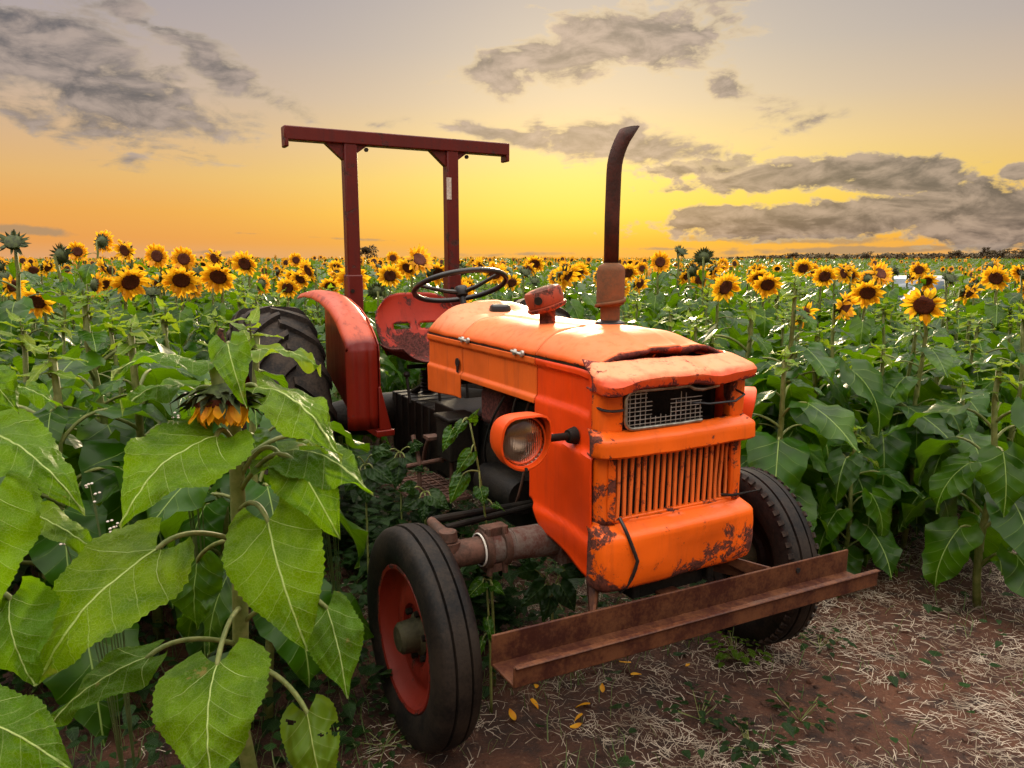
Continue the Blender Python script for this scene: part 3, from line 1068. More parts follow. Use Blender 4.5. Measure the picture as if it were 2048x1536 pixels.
# ---------------- fenders
def fender(sgn):
    lower = .09 if sgn > 0 else 0.
    prof = [(-1.345, .80), (-1.345, 1.0), (-1.345, 1.17), (-1.355, 1.205), (-1.40, 1.245), (-1.50, 1.315), (-1.62, 1.36), (-1.78, 1.395), (-1.95, 1.412), (-2.12, 1.412), (-2.28, 1.395)]
    prof = [(u, w - lower * sst(1.0, 1.4, w)) for u, w in refine(prof, 3)]
    secs = []
    for u, w in prof:
        row = []
        for k in range(15):
            t = k / 14
            v = .475 + .155 * t
            du = dw = 0
            # crowned cross-section with rolled edges
            dr = .016 * math.sin(t * math.pi) - .020 * sst(.86, 1, t) - .014 * sst(.14, 0, t)
            if w < 1.19: du = dr - .008 * (math.exp(-((t - .35) / .05) ** 2) + math.exp(-((t - .68) / .05) ** 2))
            else: dw = dr; du = dr * .35
            vv = v - .03 * sst(1.15, .82, w) * (1 - t) * 0
            row.append(Vector((u + du, sgn * vv, w + dw)))
        secs.append(row)
    V, F = loft(secs)
    if sgn < 0: F = [q[::-1] for q in F]
    o = tpart('fender', V, F, M['fender'], .005)
    # inner wall
    poly = [Vector((u, sgn * .476, w - .002)) for u, w in prof] + [Vector((-2.30, sgn * .476, .95)), Vector((-1.75, sgn * .476, .74)), Vector((-1.36, sgn * .476, .74))]
    w_ = MB()
    w_.prism(poly, (0, 0, 0), (0, -sgn * .005, 0))
    w_.build('fender_wall', M['fender'], o, smooth=False)
    fl = MB()
    fl.prism([(-1.338, sgn * .485, 1.0), (-1.338, sgn * .474, 1.0), (-1.338, sgn * .425, .79), (-1.338, sgn * .485, .79)], (-.008, 0, 0), (.004, 0, 0))
    fl.box((-1.335, sgn * .46, .775), (.03, .09, .03))
    fl.build('fender_flange', M['fender'], o, bevel=.004)
    return o
fender(-1)
fender(1)

# ---------------- roll bar
ru = -2.15
for v, nm in ((-.342, -1), (.268, 1)):
    p_ = MB()
    p_.box((ru, v, 1.80), (.07, .075, .86))
    p_.box((ru, v, 1.20), (.085, .088, .62))
    post = p_.build('roll_bar_post', M['rops'], tr, bevel=.008)
    gs = MB()
    gs.prism([(ru, v - .037, 2.13), (ru, v - .037, 2.215), (ru, v - .135, 2.215)], (-.02, 0, 0), (.02, 0, 0))
    gs.prism([(ru, v + .037, 2.17), (ru, v + .10, 2.215), (ru, v + .037, 2.215)], (-.02, 0, 0), (.02, 0, 0))
    gs.build('gusset', M['rops'], post, smooth=False)
    bl = MB()
    bl.lathe([(0, 0), (.012, 0), (.012, .014), (0, .014)], 6, 'X', (ru + .035, v - .02, 1.42))
    bl.lathe([(0, 0), (.012, 0), (.012, .014), (0, .014)], 6, 'X', (ru + .035, v + .085, 2.19))
    bl.build('bolt', M['grease'], post)
MB().box((ru + .0365, .240, 2.005), (.002, .03, .125)).build('sticker', M['sticker'], tr)
xb = MB()
xb.box((ru, -.026, 2.252), (.08, 1.34, .072))
xb.box((ru, -.685, 2.205), (.08, .022, .05))
xb.box((ru, .633, 2.205), (.08, .022, .05))
xb.build('roll_bar_beam', M['rops'], tr, bevel=.006)

# ---------------- wheels
def wheel_matrix(u, v, r, steer=0., camber=0.):
    return Matrix.Translation((u, v, r)) @ Matrix.Rotation(R(steer), 4, 'Z') @ Matrix.Rotation(R(camber), 4, 'X')


def front_wheel(u, v, steer, sgn, blocks):
    r0, wd = .366, .15
    wh = empty('front_wheel')
    wh.parent = tr
    wh.matrix_local = wheel_matrix(u, v, r0, steer)
    h = wd / 2
    prof = [(.232, -h * .62), (.245, -h * .80), (.275, -h * .98), (.31, -h * 1.0), (.335, -h * .93), (.350, -h * .84), (.357, -h * .74),
            (.362, -h * .60), (.363, -h * .40), (.352, -h * .37), (.352, -h * .31), (.365, -h * .28), (.366, -h * .02), (.366, h * .02),
            (.365, h * .28), (.352, h * .31), (.352, h * .37), (.363, h * .40), (.362, h * .60), (.357, h * .74), (.350, h * .84), (.335, h * .93), (.31, h), (.275, h * .98), (.245, h * .80), (.232, h * .62)]
    V, F = lathe(prof, 72)
    V = [Vector(p) * (1 + .0035 * fb(Vector(p), 16, 2)) for p in V]
    # bulge where it stands
    for p in V:
        if p.z < -.33:
            p.z = -.33 + (p.z + .33) * .9
            p.y *= 1.05
    put('tyre', mesh('tyre', V, F, M['rubber'], True, 50), wh)
    s = sgn
    rim = [(.236, s * h * .60), (.243, s * h * .72), (.238, s * h * .80), (.228, s * h * .76), (.222, s * h * .40), (.205, s * h * .30), (.196, s * h * .05), (.172, s * h * .0), (.150, s * h * .16),
           (.128, s * h * .22), (.105, s * h * .18), (.098, s * h * -.05), (.045, s * h * -.05)]
    V, F = lathe(rim, 56)
    put('rim', mesh('rim', V, F, M['grease'] if blocks else M['rimp'], True, 60), wh, None, .004)  # wheel with tread blocks gets a plain dark rim instead of the red
    V, F = lathe([(.0, s * h * 1.02), (.040, s * h * 1.0), (.052, s * h * .85), (.056, s * h * .2), (.072, s * h * .05), (.075, s * h * -.3), (.06, s * h * -1.2), (0, s * h * -1.2)], 28)
    put('hub', mesh('hub', V, F, M['hub'], True, 40), wh)
    for k in range(6):
        q = 2 * math.pi * k / 6 + .3
        MB().lathe([(0, 0), (.011, 0), (.011, s * .020), (0, s * .022)], 6, 'Y', (.083 * math.cos(q), s * h * .0, .083 * math.sin(q))).build('wheel_nut', M['grease'], wh)
    ir = [(.230, -s * h * .62), (.222, -s * h * .55), (.205, -s * h * .3), (.196, s * h * .0)]
    V, F = lathe(ir, 40)
    put('rim_back', mesh('rim_back', V, F, M['grease']), wh, None, .004)
    if blocks:
        bm_ = MB()
        bm_.box((0, 0, 0), (.020, .022, .013))
        bme = mesh('tread_block', bm_.V, bm_.F, M['rubber_dusty'], False)
        for k in range(52):
            q = 2 * math.pi * k / 52
            for s2 in (-1, 1):
                Mx = Matrix.Rotation(q + (.06 if s2 > 0 else 0), 4, 'Y') @ Matrix.Translation((0, s2 * h * .83, .353)) @ Matrix.Rotation(R(-34 * s2), 4, 'X')
                put('tread_block', bme, wh, Mx)
    return wh

front_wheel(-.155, -.765, 0, -1, False)
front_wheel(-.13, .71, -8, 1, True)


def rear_wheel(sgn):
    r0, wd = .672, .36
    wh = empty('rear_wheel')
    wh.parent = tr
    wh.matrix_local = wheel_matrix(-2.19, sgn * .80, r0)
    h = wd / 2
    prof = [(.36, -h * .72), (.40, -h * .92), (.48, -h * 1.0), (.56, -h * .99), (.61, -h * .93), (.632, -h * .80), (.640, -h * .4), (.643, 0), (.640, h * .4), (.632, h * .80), (.61, h * .93), (.56, h * .99), (.48, h), (.40, h * .92), (.36, h * .72)]
    V, F = lathe(prof, 64)
    put('tyre', mesh('tyre', V, F, M['rubber_dusty'], True, 60), wh)
    s = sgn
    V, F = lathe([(.365, s * h * .7), (.375, s * h * .8), (.365, s * h * .82), (.345, s * h * .5), (.33, s * h * .2), (.25, s * h * .1), (.2, s * h * .3), (.1, s * h * .3), (.08, s * h * .5), (0, s * h * .5)], 48)
    put('rim', mesh('rim', V, F, M['rimp'], True, 50), wh, None, .006)
    # chevron lugs
    secs = []
    for k in range(9):
        t = k / 8
        yy = -.012 + t * (h * 1.03 + .012)
        ang = .30 * t ** 1.25 - .02
        drop = .0 if t < .75 else -.05 * ((t - .75) / .25) ** 2
        rr0 = .634 + drop * 1.0 - .010 * t
        hgt = .040 * (1 - .15 * t)
        hwid = .020 + .006 * t
        row = []
        for dq, dh in ((-1.35, -.01), (-.95, hgt), (.95, hgt), (1.35, -.01)):
            q = ang + dq * hwid / .65
            rr1 = rr0 + dh
            row.append(Vector((rr1 * math.sin(q), yy, rr1 * math.cos(q))))
        secs.append(row)
    V, F = loft(secs)
    n = len(V)
    F += [(0, 1, 2, 3), (n - 1, n - 2, n - 3, n - 4)]
    lme = {1: mesh('lug', V, F, M['rubber_dusty'], True, 30)}
    lme[-1] = mesh('lug', [Vector((v.x, -v.y, v.z)) for v in V], [f[::-1] for f in F], M['rubber_dusty'], True, 30)
    nl = 21
    for k in range(nl):
        for s2 in (-1, 1):
            q = 2 * math.pi * (k + (.5 if s2 > 0 else 0)) / nl
            put('lug', lme[s2], wh, Matrix.Rotation(q, 4, 'Y'))
    return wh
rear_wheel(-1)
rear_wheel(1)

# ---------------- axle, running gear and engine
ax = MB()
ax.tube([(-.155, -.20, .60), (-.155, -.42, .615)], [.062, .055], 20)
ax.tube([(-.155, -.42, .615), (-.155, -.53, .618)], .055, 20)
ax.tube([(-.155, .20, .60), (-.155, .53, .615)], [.062, .05], 20)
ax.box((-.155, 0, .60), (.14, .5, .14))
axo = ax.build('front_axle', M['axle'], tr, angle=40)
for s in (-1, 1):
    e_ = MB()
    e_.tube([(-.155, s * .44, .617), (-.155, s * .66, .618)], .046, 18)
    e_.tube([(-.155, s * .655, .67), (-.155, s * .655, .40)], [.042, .036], 18)
    e_.tube([(-.155, s * .655, .38), (-.155, s * .73, .37)], .035, 14)
    e_.build('axle_end', M['iron'], axo)
ck = MB()
for dv in (-.05, .02):
    ck.lathe([(.066, -.012), (.068, -.012), (.068, .012), (.066, .012), (.052, .012), (.052, -.012), (.066, -.012)], 22, 'Y', (-.155, -.47 + dv, .617))
ck.box((-.155, -.485, .680), (.05, .09, .03))
for dv in (-.03, .03):
    ck.lathe([(0, -.14), (.011, -.14), (.011, .03), (0, .03)], 8, 'Z', (-.125, -.485 + dv, .67))
ck.box((-.155, -.485, .552), (.06, .08, .03))
ck.build('axle_clamp', M['iron'], axo, bevel=.003)
rg_ = MB().lathe([(.055, -.003), (.0575, -.003), (.0575, .003), (.055, .003)], 22, 'Y', (-.155, -.538, .617))
rg_.build('white_ring', M['white_paint'], axo)
ta = MB()
ta.tube([(-.155, -.655, .675), (-.24, -.655, .685), (-.33, -.64, .68)], [.03, .022, .018], 12)
ta.lathe([(0, .02), (.03, .02), (.034, -.01), (0, -.01)], 14, 'Z', (-.155, -.655, .685))
ta.build('steering_arm', M['iron'], axo)
MB().tube([(-.33, -.64, .685), (-.36, -.1, .67)], .014, 10).build('tie_rod', M['grease'], axo)
MB().tube([(-.30, -.60, .66), (-.34, -.15, .67)], .012, 10).build('tie_rod', M['grease'], axo)

eng = MB()
eng.box((-.52, 0, .80), (.66, .30, .46))
eng.box((-.52, 0, 1.06), (.62, .22, .10))
eng.box((-.54, 0, .52), (.60, .22, .14))
for k in range(4):
    eng.lathe([(0, -.02), (.045, -.02), (.045, .02), (0, .02)], 14, 'Y', (-.33 - k * .14, -.165, .86))
engo = eng.build('engine', M['grease'], tr, bevel=.012)
d_ = MB()
d_.lathe([(0, -.09), (.040, -.09), (.042, .06), (.036, .075), (.02, .09), (0, .09)], 18, 'Z', (-.17, -.235, .87))
d_.lathe([(.0, -.015), (.046, -.015), (.046, .012), (0, .012)], 18, 'Z', (-.17, -.235, .945))
d_.build('fuel_filter', M['iron'], tr)
d_ = MB()
d_.lathe([(0, -.16), (.07, -.16), (.075, -.14), (.075, .14), (.07, .16), (0, .16)], 22, 'X', (-.62, -.19, .66))
d_.build('starter_motor', M['grease'], engo)
d_ = MB()
d_.box((-.72, -.16, .98), (.20, .10, .16))
d_.build('air_cleaner', M['seatp'], engo, bevel=.03)
for k, (a, b_, c_) in enumerate([((-.25, -.2, 1.0), (-.4, -.30, .95), (-.55, -.2, .85)), ((-.17, -.235, .78), (-.22, -.28, .64), (-.08, -.29, .66)), ((-.35, -.22, .95), (-.30, -.30, .7), (-.5, -.22, .6)),
                                 ((-.6, -.2, 1.05), (-.7, -.28, .85), (-.8, -.18, .7)), ((-.4, -.19, 1.08), (-.42, -.24, .98), (-.40, -.19, .86)), ((-.5, -.19, 1.08), (-.52, -.24, .98), (-.50, -.19, .86))]):
    MB().tube(bez(a, b_, c_, 10), .0055 if k != 1 else .003, 8).build('hose', M['black'] if k % 2 else M['iron'], engo)
gb = MB()
gb.box((-1.15, 0, .70), (.62, .30, .36))
gb.box((-1.75, 0, .66), (.75, .28, .34))
for k in range(7):
    gb.box((-1.45 - k * .1, 0, .66), (.012, .295, .35))
gb.tube([(-2.19, -.62, .672), (-2.19, -.3, .69), (-2.19, .3, .69), (-2.19, .62, .672)], [.08, .12, .12, .08], 18)
gb.lathe([(.0, -.1), (.15, -.1), (.17, 0), (.15, .1), (0, .1)], 24, 'X', (-.86, 0, .72))
gb.build('gearbox', M['grease'], tr, bevel=.015)
fp = MB()
fp.box((-1.12, -.33, .535), (.42, .26, .012))
for k in range(9):
    fp.box((-1.31 + k * .046, -.33, .5435), (.007, .25, .007))
for k in range(6):
    fp.box((-1.12, -.44 + k * .044, .5445), (.41, .007, .007))
fpo = fp.build('foot_plate', M['iron'], tr, smooth=False)
fb_ = MB()
for v in (-.40, -.24):
    fb_.tube([(-1.05, v, .54), (-1.05, v, .70), (-1.12, v, .80)], .011, 8)
fb_.tube([(-1.05, -.46, .68), (-1.05, -.18, .695)], .010, 8)
fb_.build('foot_rest_bar', M['iron'], fpo)
bt = MB()
bt.box((-.98, -.24, .90), (.18, .16, .018))
bt.box((-.98, -.24, .80), (.16, .14, .18))
bt.build('battery_box', M['grease'], tr, bevel=.006)
pd = MB()
for v in (-.30, -.20):
    pd.tube(bez((-1.25, v, .62), (-1.18, v - .02, .75), (-1.10, v - .02, .78), 6), .010, 8)
    pd.box((-1.09, v - .02, .79), (.07, .06, .014))
pd.build('pedal', M['iron'], tr)
lv = MB()
for (u, v, h_) in ((-1.45, -.12, 1.05), (-1.50, .06, 1.1), (-1.62, -.22, .98)):
    lv.tube([(u, v, .85), (u - .04, v, h_)], .008, 8)
    lv.lathe([(0, .0), (.014, .004), (.018, .018), (.012, .03), (0, .034)], 12, 'Z', (u - .04, v, h_))
lv.build('gear_lever', M['grease'], tr)
fr2 = MB()
for s in (-1, 1):
    fr2.box((-.05, s * .16, .56), (.55, .03, .10))
fr2.box((.10, 0, .53), (.2, .3, .07))
fr2.build('chassis_frame', M['grease'], tr, bevel=.005)
# lower link bar glimpsed by the rear tyre
lk = MB()
lk.box((-1.9, -1.03, .62), (.06, .05, .62), Matrix.Rotation(R(9), 4, 'Y'))
lk.build('mounting_bar', M['iron'], tr, bevel=.006)

# ---------------- bumper: a rusty channel lying open side up
bp = MB()
v0, v1 = -.725, .795
t_ = .009
bp.box((.275, (v0 + v1) / 2, .485), (t_, v1 - v0, .095))
bp.box((.338, (v0 + v1) / 2, .4425), (.135, v1 - v0 - .002, t_))
bp.box((.404, (v0 + v1) / 2, .469), (t_, v1 - v0, .060))
bp.box((.409, (v0 + v1) / 2, .4995), (.020, v1 - v0 - .004, .006))
bpo = bp.build('bumper', M['bumper'], tr, bevel=.003)
bpo.rotation_euler = (R(-1.4), 0, 0)
bpo.location = (0, 0, -.002)
for (u, v) in ((.35, .72), (.345, .62)):
    MB().lathe([(0, 0), (.018, 0), (.018, .003), (0, .003)], 14, 'Z', (u, v, .4465)).build('bolt_hole', M['black'], bpo)
MB().lathe([(0, 0), (.010, 0), (.010, .004), (0, .004)], 10, 'X', (.2795, .52, .50)).build('bolt_hole', M['black'], bpo)
sp_ = MB()
V = [(0, 0, .006)] + [(.020 * (1 + .4 * math.sin(k * 2.2)) * math.cos(k * math.pi / 5), .028 * (1 + .3 * math.cos(k * 3.1)) * math.sin(k * math.pi / 5), 0) for k in range(10)]
F = [(0, 1 + k, 1 + (k + 1) % 10) for k in range(10)]
sp_.add([Vector(v) + Vector((.37, -.475, .4475)) for v in V], F)
sp_.build('white_splat', M['white_paint'], bpo)
for (v, tv) in ((-.235, -.36), (.19, .40), (-.02, -.02)):
    bk = MB()
    bk.prism([(.06, v, .58), (.13, v, .585), (.27, tv, .52), (.27, tv, .455), (.06, v, .50)], (0, -.006, 0), (0, .006, 0)) if abs(v) > .1 else bk.box((.17, v, .50), (.2, .08, .012))
    bk.build('bumper_bracket', M['bumper'], tr, smooth=False, bevel=.002)
# ------------------------------------------------------------------ sunflower pieces
def leaf_width(t):
    return (t + .012) ** .40 * (1 - t) ** 1.12 * 1.88


def leaf_geo(L, W, droop=.9, a0=.2, fold=.25, wave=.02, seed=0, nt=13, ns=8, lobe=.16, serr=.03, twist=0.):
    """heart-shaped blade: base at origin, midrib along +x bending down; returns verts, faces, uvs"""
    rn = random.Random(seed)
    ph, ph2 = rn.uniform(0, 6), rn.uniform(0, 6)
    V, UV = [], []
    x = zc = 0.
    prev = 0.
    mid = []
    for i in range(nt + 1):
        t = i / nt
        a = a0 - droop * t ** 1.15
        if i:
            dl = L / nt
            x += dl * math.cos(a)
            zc += dl * math.sin(a)
        mid.append((x, zc, a))
    for i in range(nt + 1):
        t = i / nt
        x, zc, a = mid[i]
        nrm = Vector((-math.sin(a), 0, math.cos(a)))
        tan = Vector((math.cos(a), 0, math.sin(a)))
        hw_ = W / 2 * leaf_width(t)
        for j in range(2 * ns + 1):
            s = (j - ns) / ns
            sa = abs(s)
            ww = hw_ * s * (1 + serr * (1 if i % 2 else -1) * (sa > .99))
            back = -lobe * L * sa ** 1.6 * (1 - t) ** 3.2
            tw_ = twist * t
            hgt = fold * abs(ww) * (1 - .35 * sa) + wave * sa * sa * math.sin(t * 11 + ph + (1.7 if s < 0 else 0)) + .5 * wave * math.sin(t * 23 + ph2 + s * 3) * sa - .35 * fold * abs(ww) * sa * sa
            lat = Vector((0, 1, 0)) * math.cos(tw_) + nrm * math.sin(tw_)
            V.append(Vector((x, 0, zc)) + tan * back + lat * ww + nrm * hgt)
            UV.append((ww / L + .5, t + back / L))
    n = 2 * ns + 1
    F = [(i * n + j, (i + 1) * n + j, (i + 1) * n + j + 1, i * n + j + 1) for i in range(nt) for j in range(n - 1)]
    F = [f[::-1] for f in F]
    return V, F, UV


def leaf_mesh(name, L, W, pet=.14, pet_up=.7, hang=.9, seed=0, mat_=None, rp=.005, nt=12, ns=5, **kw):
    """petiole from the stem node (origin) out along +x, then the blade hanging from its end"""
    end = Vector((pet * math.cos(pet_up) * 1.0, 0, pet * math.sin(pet_up) * .8))
    path = bez((0, 0, 0), (pet * .45 * math.cos(pet_up), 0, pet * .75 * math.sin(pet_up) + .01), end, 5)
    Vp, Fp = tube(path, [rp * 1.25, rp * 1.1, rp, rp, rp * .9, rp * .8], 5, False)
    Vl, Fl, UV = leaf_geo(L, W, a0=-.15 - hang * .35, droop=hang, seed=seed, nt=nt, ns=ns, **kw)
    k = len(Vp)
    V = list(Vp) + [v + end for v in Vl]
    F = list(Fp) + [tuple(i + k for i in f) for f in Fl]
    mi = [1] * len(Fp) + [0] * len(Fl)
    uv = [(.5, .5)] * k + UV
    return mesh(name, V, F, [mat_ or M['leaf'], M['stem']], True, None, mi, uv)


LEAF = {'big': [], 'mid': [], 'small': [], 'young': []}
rl = random.Random(11)
for k in range(8):
    LEAF['big'].append(leaf_mesh('leaf', .27, .25, .16, rl.uniform(.5, 1.0), rl.uniform(.7, 1.35), 20 + k, fold=rl.uniform(-.15, .35), wave=rl.uniform(.008, .02), twist=rl.uniform(-.5, .5)))
    LEAF['mid'].append(leaf_mesh('leaf', .21, .18, .12, rl.uniform(.3, .8), rl.uniform(.4, 1.2), 40 + k, fold=rl.uniform(.0, .45), wave=rl.uniform(.006, .016), twist=rl.uniform(-.6, .6), rp=.004))
for k in range(5):
    LEAF['small'].append(leaf_mesh('leaf', .13, .09, .05, rl.uniform(.4, .9), rl.uniform(.1, .8), 60 + k, fold=rl.uniform(.2, .5), wave=.006, rp=.003, nt=9, ns=4))
    LEAF['young'].append(leaf_mesh('leaf', .11, .065, .02, rl.uniform(.8, 1.2), rl.uniform(-.6, .3), 80 + k, M['leaf_young'], fold=rl.uniform(.3, .6), wave=.005, rp=.003, nt=8, ns=4))

# petals
def petal_mesh(seed, L=.062, W=.021):
    rn = random.Random(seed)
    V, F = [], []
    cur, tw_ = rn.uniform(-.5, .35), rn.uniform(-.5, .5)
    nt = 5
    for i in range(nt + 1):
        t = i / nt
        hw_ = W / 2 * (.55 + 1.0 * math.sin(min(1, t * 1.35) * math.pi / 2)) * (1 - t ** 3.2) + .0006
        for s in (-1, 0, 1):
            q = tw_ * t
            y_, z_ = s * hw_ * math.cos(q), s * hw_ * math.sin(q) + (.004 if s == 0 else 0) * (-1)
            V.append(Vector((t * L, y_, z_ + cur * L * t * t)))
    for i in range(nt):
        for j in range(2):
            F.append((i * 3 + j, (i + 1) * 3 + j, (i + 1) * 3 + j + 1, i * 3 + j + 1))
    return V, F


PV = [petal_mesh(s) for s in range(8)]
PME = [mesh('petal', v, f, M['petal']) for v, f in PV]


def petal_layout(seed, n=27, r=.052, droopy=0., loss=0., ragged=0.):
    """local matrices of the ray florets; flower faces +x"""
    rn = random.Random(seed)
    out = []
    for layer in range(2):
        for k in range(n if layer == 0 else n - 8):
            q = 2 * math.pi * (k + rn.uniform(-.35, .35) + layer * .5) / (n if layer == 0 else n - 8)
            tilt = rn.uniform(-.25, .45) + layer * .12 + (rn.uniform(.5, 1.) if rn.random() < .04 else 0)
            if rn.random() < loss: continue
            tilt += rn.gauss(0, ragged)
            # petals on the upper rim flop over the face in a hanging flower
            tilt += droopy * max(0, math.cos(q)) * rn.uniform(.2, 1)
            Mx = Matrix.Rotation(q, 4, 'X') @ Matrix.Translation((.004 + layer * .004, 0, r)) @ Matrix.Rotation(-math.pi / 2 + tilt, 4, 'Y') @ Matrix.Rotation(rn.uniform(-.25, .25), 4, 'Z') @ Matrix.Diagonal((rn.uniform(.8, 1.15), rn.uniform(.85, 1.2), 1, 1))
            out.append((Mx, rn.randrange(8)))
    return out


def petals_joined(layout):
    mb = MB()
    for Mx, k in layout:
        mb.add([Mx @ v for v in PV[k][0]], PV[k][1])
    return mesh('petals', mb.V, mb.F, M['petal'])


def head_mesh(seed):
    rn = random.Random(seed)
    mb = MB()
    prof = [(.0, .012), (.018, .013), (.035, .016), (.048, .013), (.055, .004), (.056, -.004)]
    V, F = lathe(prof, 26, 'X')
    V = [Vector(v) + Vector((.003 * fb(Vector(v), 60, 2), 0, 0)) for v in V]
    mb.add(V, F, 0)
    V, F = lathe([(.056, -.004), (.05, -.018), (.032, -.032), (.014, -.042), (.0, -.045)], 22, 'X')
    mb.add(V, F, 1)
    for k in range(22):
        q = 2 * math.pi * k / 22 + rn.uniform(-.1, .1)
        Mx = Matrix.Rotation(q, 4, 'X') @ Matrix.Translation((-.012, 0, .05)) @ Matrix.Rotation(-math.pi / 2 + rn.uniform(-.6, .3), 4, 'Y')
        L = rn.uniform(.025, .045)
        mb.add([Mx @ Vector(p) for p in ((0, -.010, 0), (0, .010, 0), (L * .5, .008, .002), (L, 0, 0), (L * .5, -.008, .002))], [(0, 1, 2, 3, 4)], 1)
    return mesh('flower_head', mb.V, mb.F, [M['disc'], M['calyx']], True, 50, mb.mi)


HEADS = [head_mesh(s) for s in range(4)]
LAYOUT = [petal_layout(100 + s, droopy=(0., .25, .5, .1, .35, .2)[s], loss=(0., .08, .1, .35, .5, .2)[s], ragged=(.05, .25, .3, .45, .5, .5)[s]) for s in range(6)]
PETALS = [petals_joined(l) for l in LAYOUT]
# closed bud
mb = MB()
rb = random.Random(5)
V, F = lathe([(.0, .012), (.025, .014), (.04, .006), (.042, -.008), (.03, -.026), (.012, -.036), (0, -.038)], 20, 'X')
mb.add(V, F, 0)
for k in range(44):
    q = rb.uniform(0, 6.28)
    Mx = Matrix.Rotation(q, 4, 'X') @ Matrix.Translation((rb.uniform(-.015, .006), 0, rb.uniform(.028, .042))) @ Matrix.Rotation(-math.pi / 2 + rb.uniform(-.4, .9), 4, 'Y')
    L = rb.uniform(.03, .05)
    mb.add([Mx @ Vector(p) for p in ((0, -.008, 0), (0, .008, 0), (L * .5, .006, .002), (L, 0, 0), (L * .5, -.006, .002))], [(0, 1, 2, 3, 4)], 0)
BUD = mesh('bud', mb.V, mb.F, [M['calyx']], True, 50, mb.mi)


def stem_mesh(path, r0=.015, r1=.008):
    n = len(path)
    V, F = tube(path, [r0 + (r1 - r0) * i / (n - 1) for i in range(n)], 7, True)
    return mesh('stem', V, F, M['stem'])


GA = R(137.5)


def add_leaf(root, kind, z, azm, sc, k, off=(0, 0), tilt=0.):
    me = LEAF[kind][k % len(LEAF[kind])]
    Mx = Matrix.Translation((off[0], off[1], z)) @ Matrix.Rotation(azm, 4, 'Z') @ Matrix.Rotation(tilt, 4, 'Y') @ Matrix.Scale(sc, 4)
    return put('leaf', me, root, Mx)


PROTO = {}


def proto_flower(key, yaw, pitch, H=1.5, lean=.06, nl=17, seed=0, hk=0, lk=0, size=1., bud=False, leafy=False, big=1.):
    """a whole plant at the origin; flower faces the camera side (-y) turned by yaw, pitched down by pitch"""
    rn = random.Random(seed)
    root = empty('sunflower')
    fdir = Vector((math.sin(yaw) * math.cos(pitch), -math.cos(yaw) * math.cos(pitch), -math.sin(pitch)))
    if leafy:
        path = [Vector((.012 * math.sin(i * 1.3 + seed), .012 * math.cos(i * 1.1 + seed), H * i / 8)) for i in range(9)]
        hp = None
    else:
        hp = Vector((fdir.x * lean, fdir.y * lean, H))
        neck = hp - fdir * .040
        low = [Vector((.010 * math.sin(i * 1.3 + seed), .010 * math.cos(i * 1.1 + seed), (H - .16) * i / 7)) for i in range(8)]
        path = low + [low[-1] * .35 + Vector((0, 0, H - .10)) * .65, Vector((0, 0, H + .01 + .02 * abs(math.sin(pitch)))) * .6 + neck * .4 + Vector((-fdir.x * .02, -fdir.y * .02, 0)), neck]
    put('stem', stem_mesh(path, .016 * big, .009 * big), root)
    a = rn.uniform(0, 6.28)
    z0 = .28 if not leafy else .2
    for k in range(nl):
        t = k / (nl - 1)
        z = z0 + (H - .14 - z0) * t ** .9
        kind = 'big' if t < .66 else 'mid' if t < .92 else 'small'
        sc = big * (rn.uniform(.85, 1.2) * (1.05 if kind != 'mid' else 1.2))
        add_leaf(root, kind, z, a, sc, rn.randrange(99), tilt=rn.uniform(-.2, .25))
        a += GA + rn.uniform(-.3, .3)
    if leafy:
        for k in range(9):
            add_leaf(root, 'young', H - .06 + .012 * k, a, rn.uniform(.8, 1.15) * (1.2 - .07 * k), k, tilt=rn.uniform(-.5, .1) + .4 * (k < 4))
            a += GA
    else:
        Rm = fdir.to_track_quat('X', 'Z').to_matrix().to_4x4()
        Mh = Matrix.Translation(hp) @ Rm @ Matrix.Scale(size, 4)
        if bud:
            hd = put('bud', BUD, root, Mh)
        else:
            hd = put('flower_head', HEADS[hk % 4], root, Mh)
            put('petals', PETALS[lk % 6], hd)
    PROTO[key] = (root, hp, size, lk)
    return root


proto_flower('f0', R(5), R(8), 1.50, .06, 17, 1, 0, 0)
proto_flower('f1', R(-18), R(22), 1.47, .09, 18, 2, 1, 1, 1.1)
proto_flower('f2', R(22), R(32), 1.44, .11, 17, 3, 2, 2, 1.15)
proto_flower('f3', R(-35), R(15), 1.52, .07, 16, 4, 3, 3, .95)
proto_flower('f4', R(40), R(25), 1.46, .09, 18, 5, 0, 4, 1.05)
proto_flower('up', R(35), R(-30), 1.50, .05, 17, 6, 1, 5, 1.1)
proto_flower('side', R(72), R(38), 1.42, .10, 18, 7, 2, 4, 1.05)
proto_flower('sideL', R(-75), R(35), 1.42, .10, 18, 8, 3, 2, 1.05)
proto_flower('back', R(165), R(12), 1.50, .07, 17, 9, 0, 0, 1.1)
proto_flower('bud', R(20), R(-35), 1.52, .03, 16, 10, bud=True, size=1.1)
proto_flower('budb', R(160), R(-5), 1.50, .04, 16, 12, bud=True, size=1.2)
proto_flower('leafy', 0, 0, 1.25, 0, 15, 13, leafy=True)
proto_flower('leafy2', 0, 0, 1.12, 0, 16, 14, leafy=True, big=1.2)
used = set()


